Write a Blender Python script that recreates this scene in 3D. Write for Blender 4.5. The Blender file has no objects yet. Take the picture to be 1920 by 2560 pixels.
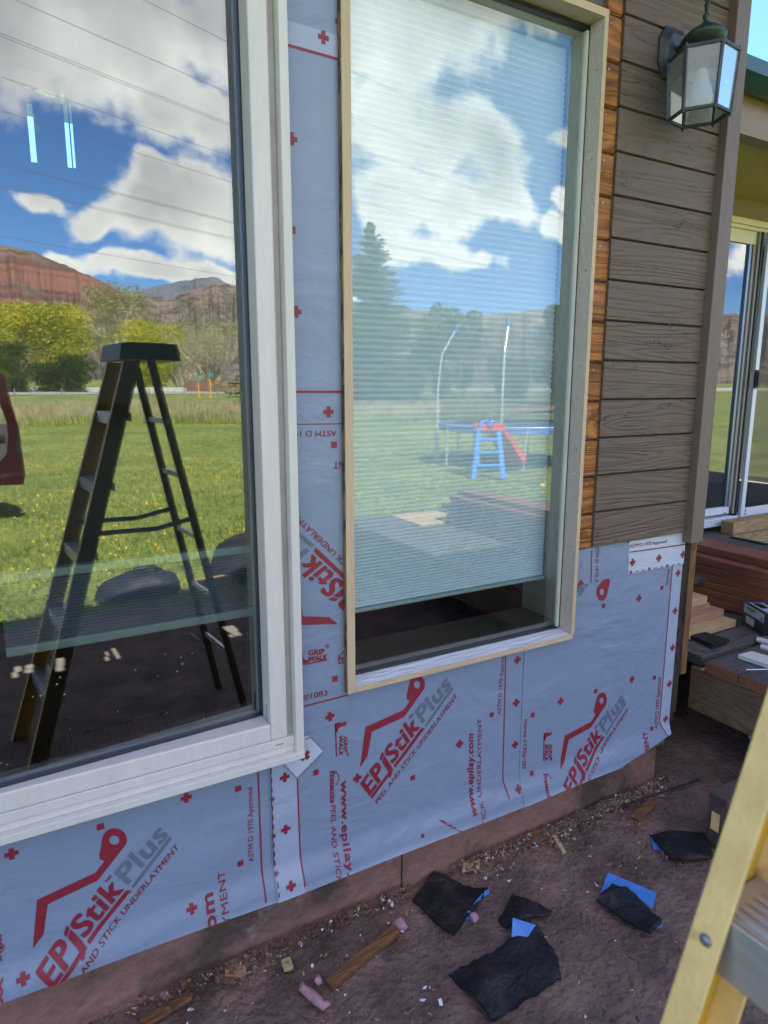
import bpy, bmesh, math, random
import numpy as np
from mathutils import Vector, Matrix, noise as mn
S = bpy.context.scene
rnd = random.Random(7)
PI = math.pi
# ---------------------------------------------------------------- camera
F = 1658.6                                    # focal length in photo pixels (1920 x 2560)
yaw, pitch, roll = (math.radians(a) for a in (29.476, 10.612, 0.0456))
CP = Vector((0, -1.628, 1.65))
fw = Vector((math.sin(yaw)*math.cos(pitch), math.cos(yaw)*math.cos(pitch), -math.sin(pitch)))
r0 = Vector((math.cos(yaw), -math.sin(yaw), 0)); u0 = r0.cross(fw)
rt = r0*math.cos(roll)+u0*math.sin(roll); up = -r0*math.sin(roll)+u0*math.cos(roll)
cd = bpy.data.cameras.new('camera'); cam = bpy.data.objects.new('camera', cd); S.collection.objects.link(cam)
cd.sensor_fit = 'VERTICAL'; cd.sensor_height = 36; cd.lens = F/2560*36
cd.clip_start = 0.02; cd.clip_end = 20000
cd.dof.use_dof = True; cd.dof.focus_distance = 2.9; cd.dof.aperture_fstop = 6.5
M = Matrix((rt, up, -fw)).transposed().to_4x4(); M.translation = CP
cam.matrix_world = M; S.camera = cam
# ---------------------------------------------------------------- light
SUN_EL = math.radians(45.8); sdx = 0.05       # light travels (+sdx, -1) over the ground, from behind the house
sd = bpy.data.lights.new('sun', 'SUN'); sd.energy = 5.0; sd.angle = math.radians(0.53); sd.color = (1, .95, .87)
so = bpy.data.objects.new('sun', sd); S.collection.objects.link(so)
h = math.hypot(sdx, 1)
L = Vector((sdx/h*math.cos(SUN_EL), -1/h*math.cos(SUN_EL), -math.sin(SUN_EL)))
so.rotation_euler = L.to_track_quat('-Z', 'Y').to_euler()
S.view_settings.view_transform = 'Standard'; S.view_settings.look = 'None'
S.view_settings.exposure = 2.6; S.view_settings.gamma = 1; S.view_settings.use_curve_mapping = False
CLOUD = 0.86; SKYS = 0.072
# clouds on the sky plane seen from the wall: u = x / -y, v = z / -y ; (u, v, ru, rv)
BLOBS = [
 # over the left part of the valley
 (.135,.50,.16,.17),(.30,.52,.17,.17),(.46,.55,.16,.18),(.02,.62,.14,.16),(.35,.40,.11,.06),(.42,.385,.07,.05),
 (.30,.245,.075,.050),(.365,.255,.085,.085),(.43,.25,.06,.085),(.32,.29,.045,.045),(.24,.225,.055,.03),
 (.30,.165,.12,.022),(.42,.155,.10,.024),(.175,.24,.04,.02),(.20,.165,.045,.018),
 # right part
 (.60,.56,.10,.14),(.70,.62,.10,.12),(.78,.68,.11,.08),(.90,.66,.10,.06),(.58,.42,.09,.10),(.66,.40,.10,.09),(.76,.40,.10,.08),
 (.60,.30,.10,.06),(.70,.31,.11,.05),(.80,.335,.09,.05),(.68,.235,.09,.035),(.77,.225,.06,.025),(.57,.25,.06,.05),
 (.97,.45,.07,.03),(.93,.30,.06,.025),(1.01,.335,.05,.03),(1.0,.255,.04,.02),(1.4,.5,.3,.12),(1.7,.3,.25,.06),(-.4,.5,.3,.15),(-.3,.25,.2,.06),(-1.1,.7,.7,.4),(-2.5,.9,1.2,.6),(.2,2.6,3.4,1.5)]  # the outsize clouds closing the list are added out of view to whiten the fill
w = bpy.data.worlds.new('World'); S.world = w; w.use_nodes = True
nt = w.node_tree; N = nt.nodes; K = nt.links; N.clear()
def nd(T, t, **k):
    n = T.nodes.new(t)
    for a, b in k.items(): setattr(n, a, b)
    return n
def mth(T, op, a, b=None, c=None, clamp=False):
    n = nd(T, 'ShaderNodeMath', operation=op, use_clamp=clamp)
    for i, v in enumerate((a, b, c)):
        if v is None: continue
        if isinstance(v, (int, float)): n.inputs[i].default_value = v
        else: T.links.new(v, n.inputs[i])
    return n.outputs[0]
def vmt(T, op, a, b=None):
    n = nd(T, 'ShaderNodeVectorMath', operation=op)
    for i, v in enumerate((a, b)):
        if v is None: continue
        if isinstance(v, (tuple, list)): n.inputs[i].default_value = v
        else: T.links.new(v, n.inputs[i])
    return n
sky = nd(nt, 'ShaderNodeTexSky', sky_type='NISHITA', sun_disc=False)
sky.sun_elevation = SUN_EL; sky.sun_rotation = math.atan2(-sdx, 1); sky.air_density = 1.0; sky.dust_density = .4; sky.ozone_density = 2.2; sky.altitude = 2000
tc = nd(nt, 'ShaderNodeTexCoord'); sx = nd(nt, 'ShaderNodeSeparateXYZ'); K.new(tc.outputs['Generated'], sx.inputs[0])
ny = mth(nt, 'MAXIMUM', mth(nt, 'ABSOLUTE', sx.outputs[1]), .15)
zz = mth(nt, 'MAXIMUM', sx.outputs[2], 0.0)
uu = mth(nt, 'DIVIDE', sx.outputs[0], ny); vv = mth(nt, 'DIVIDE', zz, ny)
cu = nd(nt, 'ShaderNodeCombineXYZ'); K.new(uu, cu.inputs[0]); K.new(vv, cu.inputs[1])
wn = nd(nt, 'ShaderNodeTexNoise'); wn.inputs['Scale'].default_value = 9; wn.inputs['Detail'].default_value = 5; K.new(cu.outputs[0], wn.inputs['Vector'])
wp_ = vmt(nt, 'ADD', cu.outputs[0], vmt(nt, 'MULTIPLY', vmt(nt, 'SUBTRACT', wn.outputs[1], (.5, .5, .5)).outputs[0], (.16, .10, 0)).outputs[0])
n1 = nd(nt, 'ShaderNodeTexNoise'); n1.inputs['Scale'].default_value = 6.0; n1.inputs['Detail'].default_value = 9; n1.inputs['Roughness'].default_value = .62
K.new(cu.outputs[0], n1.inputs['Vector'])
den = None
for (a, b, ra, rb) in BLOBS:
    s1 = vmt(nt, 'SUBTRACT', wp_.outputs[0], (a, b, 0)); s2 = vmt(nt, 'MULTIPLY', s1.outputs[0], (1/ra, 1/rb, 0)); s3 = vmt(nt, 'LENGTH', s2.outputs[0])
    v = mth(nt, 'SUBTRACT', 1.0, s3.outputs['Value'])
    if den is None: den = v
    else:
        m = nd(nt, 'ShaderNodeMath', operation='SMOOTH_MAX'); K.new(den, m.inputs[0]); K.new(v, m.inputs[1]); m.inputs[2].default_value = .25; den = m.outputs[0]
den = mth(nt, 'MINIMUM', den, .6)
dn = mth(nt, 'ADD', den, mth(nt, 'MULTIPLY', mth(nt, 'SUBTRACT', n1.outputs[0], .5), 2.2))
mr = nd(nt, 'ShaderNodeMapRange', interpolation_type='SMOOTHSTEP'); K.new(dn, mr.inputs[0]); mr.inputs[1].default_value = -.08; mr.inputs[2].default_value = .40
n2 = nd(nt, 'ShaderNodeTexNoise'); n2.inputs['Scale'].default_value = 4.2; n2.inputs['Detail'].default_value = 6; K.new(vmt(nt, 'ADD', cu.outputs[0], (3.1, 1.07, 0)).outputs[0], n2.inputs['Vector'])
# thick, high parts of the clouds are greyer than thin, low ones
th = mth(nt, 'ADD', mth(nt, 'MULTIPLY', vv, 1.15), mth(nt, 'ADD', mth(nt, 'MULTIPLY', den, .55), mth(nt, 'MULTIPLY', n2.outputs[0], 1.3)))
th = mth(nt, 'SUBTRACT', th, mth(nt, 'MULTIPLY', uu, .42))
m2 = nd(nt, 'ShaderNodeMapRange', interpolation_type='SMOOTHSTEP'); K.new(th, m2.inputs[0]); m2.inputs[1].default_value = .68; m2.inputs[2].default_value = 1.60
cc = nd(nt, 'ShaderNodeMix', data_type='RGBA'); K.new(m2.outputs[0], cc.inputs['Factor'])
cc.inputs['A'].default_value = (1, .975, .94, 1); cc.inputs['B'].default_value = (.34, .335, .375, 1)
skt = vmt(nt, 'MULTIPLY', sky.outputs[0], (.66, .90, 1.22)); skm = vmt(nt, 'SCALE', skt.outputs[0]); skm.inputs['Scale'].default_value = SKYS
clm = vmt(nt, 'SCALE', cc.outputs['Result']); clm.inputs['Scale'].default_value = CLOUD
fin = nd(nt, 'ShaderNodeMix', data_type='RGBA'); K.new(mr.outputs[0], fin.inputs['Factor']); K.new(skm.outputs[0], fin.inputs['A']); K.new(clm.outputs[0], fin.inputs['B'])
bg = nd(nt, 'ShaderNodeBackground'); K.new(fin.outputs['Result'], bg.inputs[0]); bg.inputs[1].default_value = 1.0
wo = nd(nt, 'ShaderNodeOutputWorld'); K.new(bg.outputs[0], wo.inputs[0])
w.cycles.sampling_method = 'MANUAL'; w.cycles.sample_map_resolution = 512
S.cycles.max_bounces = 8; S.cycles.glossy_bounces = 4; S.cycles.transparent_max_bounces = 12; S.cycles.transmission_bounces = 6
S.cycles.caustics_reflective = False; S.cycles.caustics_refractive = False
# ---------------------------------------------------------------- measuring helpers: photo pixel -> point on a real plane
def ray(px, py): return rt*((px-960)/F) - up*((py-1280)/F) + fw
def W(px, py, y=0.0):
    d = ray(px, py); return CP + d*((y-CP.y)/d.y)
def G(px, py, z=0.0):
    d = ray(px, py); return CP + d*((z-CP.z)/d.z)
# ---------------------------------------------------------------- object helpers
def tag(o, label=None, cat=None, group=None, kind=None):
    if label: o['label'] = label
    if cat: o['category'] = cat
    if group: o['group'] = group
    if kind: o['kind'] = kind
    return o
def empty(name, loc, label=None, cat=None, group=None, rz=0):
    o = bpy.data.objects.new(name, None); S.collection.objects.link(o); o.location = loc; o.rotation_euler.z = rz; o.empty_display_size = .1
    return tag(o, label, cat, group)
class MB:
    """collects polygons in world space (or local when a thing is built at the origin)"""
    def __init__(s): s.v = []; s.f = []; s.m = []; s.sm = []
    def poly(s, pts, m=0):
        b = len(s.v); s.v += [tuple(p) for p in pts]; s.f.append(tuple(range(b, b+len(pts)))); s.m.append(m); return s
    def box(s, x0, x1, y0, y1, z0, z1, m=0, R=None, jit=0):
        P = [Vector((x, y, z)) for x in (x0, x1) for y in (y0, y1) for z in (z0, z1)]
        if jit: P = [p+Vector((rnd.uniform(-jit, jit), rnd.uniform(-jit, jit), rnd.uniform(-jit, jit))) for p in P]
        if R is not None: P = [R @ p for p in P]
        b = len(s.v); s.v += [tuple(p) for p in P]
        for f in ((0,1,3,2),(4,6,7,5),(0,4,5,1),(2,3,7,6),(0,2,6,4),(1,5,7,3)): s.f.append(tuple(b+i for i in f)); s.m.append(m)
        return s
    def bar(s, a, b, wd, dp, m=0, n=None):
        """rectangular bar a->b, width wd along n, depth dp across"""
        a = Vector(a); b = Vector(b); d = (b-a).normalized(); n = Vector(n or (0, 0, 1)); n = (n-d*n.dot(d)).normalized(); c = d.cross(n)
        q = len(s.v)
        for p in (a, b):
            for i, j in ((-1,-1),(1,-1),(1,1),(-1,1)): s.v.append(tuple(p+n*(i*wd/2)+c*(j*dp/2)))
        for f in ((0,3,2,1),(4,5,6,7),(0,1,5,4),(1,2,6,5),(2,3,7,6),(3,0,4,7)): s.f.append(tuple(q+i for i in f)); s.m.append(m)
        return s
    def tube(s, pts, r, m=0, k=8, caps=True):
        pts = [Vector(p) for p in pts]; rs = r if isinstance(r, (list, tuple)) else [r]*len(pts); q = len(s.v)
        prev = None
        for i, p in enumerate(pts):
            d = (pts[min(i+1, len(pts)-1)]-pts[max(i-1, 0)]).normalized()
            if prev is None: prev = d.orthogonal().normalized()
            n = (prev-d*prev.dot(d)).normalized(); prev = n; c = d.cross(n)
            for j in range(k):
                t = 2*PI*j/k; s.v.append(tuple(p+(n*math.cos(t)+c*math.sin(t))*rs[i]))
        for i in range(len(pts)-1):
            for j in range(k):
                a = q+i*k+j; b = q+i*k+(j+1) % k; s.f.append((a, b, b+k, a+k)); s.m.append(m)
        if caps:
            s.f.append(tuple(q+j for j in range(k))[::-1]); s.m.append(m); e = q+(len(pts)-1)*k; s.f.append(tuple(e+j for j in range(k))); s.m.append(m)
        return s
    def lathe(s, prof, c, k=16, m=0):
        """prof: list of (radius, z) about the vertical axis at c"""
        q = len(s.v); c = Vector(c)
        for (r, z) in prof:
            for j in range(k): t = 2*PI*(j+.5)/k; s.v.append((c.x+r*math.cos(t), c.y+r*math.sin(t), c.z+z))
        for i in range(len(prof)-1):
            for j in range(k):
                a = q+i*k+j; b = q+i*k+(j+1) % k; s.f.append((a, b, b+k, a+k)); s.m.append(m)
        s.f.append(tuple(q+j for j in range(k))[::-1]); s.m.append(m); e = q+(len(prof)-1)*k; s.f.append(tuple(e+j for j in range(k))); s.m.append(m)
        return s
    def prism(s, pts, d, m=0):
        """closed outline pts extruded by vector d"""
        d = Vector(d); n = len(pts); q = len(s.v); P = [Vector(p) for p in pts]
        s.v += [tuple(p) for p in P]+[tuple(p+d) for p in P]
        s.f.append(tuple(q+i for i in range(n))[::-1]); s.m.append(m); s.f.append(tuple(q+n+i for i in range(n))); s.m.append(m)
        for i in range(n): j = (i+1) % n; s.f.append((q+i, q+j, q+n+j, q+n+i)); s.m.append(m)
        return s
    def build(s, name, mats, parent=None, bevel=0, smooth=False, seg=2):
        me = bpy.data.meshes.new(name); me.from_pydata(s.v, [], s.f)
        for t in (mats if isinstance(mats, (list, tuple)) else [mats]): me.materials.append(t)
        me.polygons.foreach_set('material_index', s.m)
        if smooth: me.polygons.foreach_set('use_smooth', [True]*len(s.f))
        me.update()
        bm = bmesh.new(); bm.from_mesh(me); bmesh.ops.recalc_face_normals(bm, faces=bm.faces); bm.to_mesh(me); bm.free()
        o = bpy.data.objects.new(name, me); S.collection.objects.link(o)
        if parent is not None:
            o.parent = parent; o.matrix_parent_inverse = Matrix.Translation(-Vector(parent.location))
        if bevel:
            b = o.modifiers.new('bevel', 'BEVEL'); b.width = bevel; b.segments = seg; b.limit_method = 'ANGLE'; b.angle_limit = .6
        return o
# ---------------------------------------------------------------- materials
def mat(name, col, rough=.6, metal=0, spec=.5, var=0, vscale=8, bump=0, bscale=60, bdet=4, coat=0, col2=None, c2scale=3, c2lo=.45, c2hi=.6, stretch=(1, 1, 1), bdist=.01):
    m = bpy.data.materials.new(name); m.use_nodes = True; T = m.node_tree; b = T.nodes['Principled BSDF']
    b.inputs['Base Color'].default_value = (*col, 1); b.inputs['Roughness'].default_value = rough; b.inputs['Metallic'].default_value = metal
    b.inputs['Specular IOR Level'].default_value = spec; b.inputs['Coat Weight'].default_value = coat
    tcn = nd(T, 'ShaderNodeTexCoord'); mp = nd(T, 'ShaderNodeMapping'); T.links.new(tcn.outputs['Object'], mp.inputs[0]); mp.inputs['Scale'].default_value = stretch
    src = None
    if col2:
        n = nd(T, 'ShaderNodeTexNoise'); n.inputs['Scale'].default_value = c2scale; n.inputs['Detail'].default_value = 8; n.inputs['Roughness'].default_value = .65; T.links.new(mp.outputs[0], n.inputs['Vector'])
        r = nd(T, 'ShaderNodeMapRange'); r.inputs[1].default_value = c2lo; r.inputs[2].default_value = c2hi; T.links.new(n.outputs[0], r.inputs[0])
        x = nd(T, 'ShaderNodeMix', data_type='RGBA'); x.inputs['A'].default_value = (*col, 1); x.inputs['B'].default_value = (*col2, 1); T.links.new(r.outputs[0], x.inputs['Factor']); src = x.outputs['Result']
    if var:
        n = nd(T, 'ShaderNodeTexNoise'); n.inputs['Scale'].default_value = vscale; n.inputs['Detail'].default_value = 7; n.inputs['Roughness'].default_value = .7; T.links.new(mp.outputs[0], n.inputs['Vector'])
        r = nd(T, 'ShaderNodeMapRange'); r.inputs[1].default_value = .3; r.inputs[2].default_value = .7; r.inputs[3].default_value = 1-var; r.inputs[4].default_value = 1+var; T.links.new(n.outputs[0], r.inputs[0])
        v = nd(T, 'ShaderNodeVectorMath', operation='SCALE'); T.links.new(r.outputs[0], v.inputs['Scale'])
        if src: T.links.new(src, v.inputs[0])
        else: v.inputs[0].default_value = col
        src = v.outputs[0]
    if src: T.links.new(src, b.inputs['Base Color'])
    if bump:
        n = nd(T, 'ShaderNodeTexNoise'); n.inputs['Scale'].default_value = bscale; n.inputs['Detail'].default_value = bdet; T.links.new(mp.outputs[0], n.inputs['Vector'])
        bb = nd(T, 'ShaderNodeBump'); bb.inputs['Strength'].default_value = bump; bb.inputs['Distance'].default_value = bdist; T.links.new(n.outputs[0], bb.inputs['Height']); T.links.new(bb.outputs[0], b.inputs['Normal'])
    return m
def wood(name, c1, c2, axis='X', scale=1.0, rough=.7, bump=.3, contrast=1.0, pitch=None, z0=0, crack=0, bands=22, nscale=1.6, nst=.14, dist=.004):
    """long grain along axis, with knots and cathedral figure; pitch = board height so each board differs"""
    m = bpy.data.materials.new(name); m.use_nodes = True; T = m.node_tree; b = T.nodes['Principled BSDF']; K = T.links
    tcn = nd(T, 'ShaderNodeTexCoord'); vec = tcn.outputs['Object']
    if pitch:
        s = nd(T, 'ShaderNodeSeparateXYZ'); K.new(vec, s.inputs[0]); idx = mth(T, 'FLOOR', mth(T, 'DIVIDE', mth(T, 'SUBTRACT', s.outputs[2], z0), pitch))
        c = nd(T, 'ShaderNodeCombineXYZ'); K.new(mth(T, 'MULTIPLY', idx, 3.71), c.inputs[0]); K.new(mth(T, 'MULTIPLY', idx, 1.37), c.inputs[1]); K.new(mth(T, 'MULTIPLY', idx, .531), c.inputs[2])
        vec = vmt(T, 'ADD', vec, c.outputs[0]).outputs[0]
    mp = nd(T, 'ShaderNodeMapping'); K.new(vec, mp.inputs[0]); st = {'X': (.10, 1, 1), 'Y': (1, .10, 1), 'Z': (1, 1, .10)}[axis]; mp.inputs['Scale'].default_value = tuple(a*scale for a in st)
    n = nd(T, 'ShaderNodeTexNoise'); n.inputs['Scale'].default_value = nscale*4; n.inputs['Detail'].default_value = 2; n.inputs['Distortion'].default_value = .6; K.new(mp.outputs[0], n.inputs['Vector'])
    rings = mth(T, 'FRACT', mth(T, 'MULTIPLY', n.outputs[0], bands)); rings = mth(T, 'ABSOLUTE', mth(T, 'SUBTRACT', rings, .5)); rings = mth(T, 'MULTIPLY', rings, 2)
    mp2 = nd(T, 'ShaderNodeMapping'); K.new(vec, mp2.inputs[0]); st2 = {'X': (.05, 1, 1), 'Y': (1, .05, 1), 'Z': (1, 1, .05)}[axis]; mp2.inputs['Scale'].default_value = st2
    f = nd(T, 'ShaderNodeTexNoise'); f.inputs['Scale'].default_value = 170; f.inputs['Detail'].default_value = 3; K.new(mp2.outputs[0], f.inputs['Vector'])
    fac = mth(T, 'ADD', mth(T, 'MULTIPLY', rings, .55*contrast), mth(T, 'MULTIPLY', f.outputs[0], .6)); 
    l = nd(T, 'ShaderNodeTexNoise'); l.inputs['Scale'].default_value = 5; l.inputs['Detail'].default_value = 5; K.new(vec, l.inputs['Vector'])
    fac = mth(T, 'ADD', fac, mth(T, 'MULTIPLY', mth(T, 'SUBTRACT', l.outputs[0], .5), 1.0), clamp=True)
    x = nd(T, 'ShaderNodeMix', data_type='RGBA'); x.inputs['A'].default_value = (*c1, 1); x.inputs['B'].default_value = (*c2, 1); K.new(fac, x.inputs['Factor'])
    K.new(x.outputs['Result'], b.inputs['Base Color']); b.inputs['Roughness'].default_value = rough; b.inputs['Specular IOR Level'].default_value = .35
    hgt = mth(T, 'ADD', mth(T, 'MULTIPLY', mth(T, 'SQRT', rings), .8), f.outputs[0])
    if crack:
        k = nd(T, 'ShaderNodeTexNoise'); k.inputs['Scale'].default_value = 14; k.inputs['Detail'].default_value = 4; mp3 = nd(T, 'ShaderNodeMapping'); K.new(vec, mp3.inputs[0]); mp3.inputs['Scale'].default_value = {'X': (.22, 1, 1), 'Y': (1, .22, 1), 'Z': (1, 1, .22)}[axis]; K.new(mp3.outputs[0], k.inputs['Vector'])
        ck = mth(T, 'LESS_THAN', mth(T, 'ABSOLUTE', mth(T, 'SUBTRACT', k.outputs[0], .62)), .006*crack)
        hgt = mth(T, 'SUBTRACT', hgt, mth(T, 'MULTIPLY', ck, 1.6))
        x2 = nd(T, 'ShaderNodeMix', data_type='RGBA'); K.new(mth(T, 'MULTIPLY', ck, .75), x2.inputs['Factor']); K.new(x.outputs['Result'], x2.inputs['A']); x2.inputs['B'].default_value = (c1[0]*.25, c1[1]*.25, c1[2]*.25, 1); K.new(x2.outputs['Result'], b.inputs['Base Color'])
    bb = nd(T, 'ShaderNodeBump'); bb.inputs['Strength'].default_value = bump; bb.inputs['Distance'].default_value = dist; K.new(hgt, bb.inputs['Height']); K.new(bb.outputs[0], b.inputs['Normal'])
    return m
def glass(name, base=.24, tint=(.86, .93, .9), wav=.0, rough=0.0, gl=(1, 1, 1), speck=0):
    m = bpy.data.materials.new(name); m.use_nodes = True; T = m.node_tree; T.nodes.clear(); K = T.links
    o = nd(T, 'ShaderNodeOutputMaterial'); mx = nd(T, 'ShaderNodeMixShader'); tr = nd(T, 'ShaderNodeBsdfTransparent'); g = nd(T, 'ShaderNodeBsdfGlossy')
    tr.inputs[0].default_value = (*tint, 1); g.inputs['Roughness'].default_value = rough; g.inputs[0].default_value = (*gl, 1)
    fr = nd(T, 'ShaderNodeFresnel'); fr.inputs[0].default_value = 1.52
    fac = mth(T, 'ADD', mth(T, 'MULTIPLY', fr.outputs[0], 1.0), base, clamp=True)
    if wav:
        tcn = nd(T, 'ShaderNodeTexCoord'); n = nd(T, 'ShaderNodeTexNoise'); n.inputs['Scale'].default_value = 3.0; n.inputs['Detail'].default_value = 1; K.new(tcn.outputs['Object'], n.inputs['Vector'])
        bb = nd(T, 'ShaderNodeBump'); bb.inputs['Strength'].default_value = 1; bb.inputs['Distance'].default_value = wav; K.new(n.outputs[0], bb.inputs['Height']); K.new(bb.outputs[0], g.inputs['Normal'])
    K.new(fac, mx.inputs[0]); K.new(tr.outputs[0], mx.inputs[1]); K.new(g.outputs[0], mx.inputs[2]); last = mx.outputs[0]
    if speck:                                  # specks and dust smears sitting on the pane
        tcn = nd(T, 'ShaderNodeTexCoord'); v = nd(T, 'ShaderNodeTexVoronoi'); v.inputs['Scale'].default_value = 46; K.new(tcn.outputs['Object'], v.inputs['Vector'])
        n = nd(T, 'ShaderNodeTexNoise'); n.inputs['Scale'].default_value = 9; K.new(tcn.outputs['Object'], n.inputs['Vector'])
        sp = mth(T, 'LESS_THAN', v.outputs['Distance'], mth(T, 'MULTIPLY', mth(T, 'SUBTRACT', n.outputs[0], .46), .55)); s = nd(T, 'ShaderNodeSeparateXYZ'); K.new(tcn.outputs['Object'], s.inputs[0])
        lo = nd(T, 'ShaderNodeMapRange'); K.new(s.outputs[2], lo.inputs[0]); lo.inputs[1].default_value = 1.15; lo.inputs[2].default_value = .85; lo.inputs[3].default_value = 0; lo.inputs[4].default_value = 1
        df = nd(T, 'ShaderNodeBsdfDiffuse'); df.inputs[0].default_value = (.6, .6, .58, 1); m3 = nd(T, 'ShaderNodeMixShader'); K.new(mth(T, 'MULTIPLY', mth(T, 'MULTIPLY', sp, lo.outputs[0]), .5*speck), m3.inputs[0]); K.new(last, m3.inputs[1]); K.new(df.outputs[0], m3.inputs[2]); last = m3.outputs[0]
    K.new(last, o.inputs[0]); return m
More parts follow.
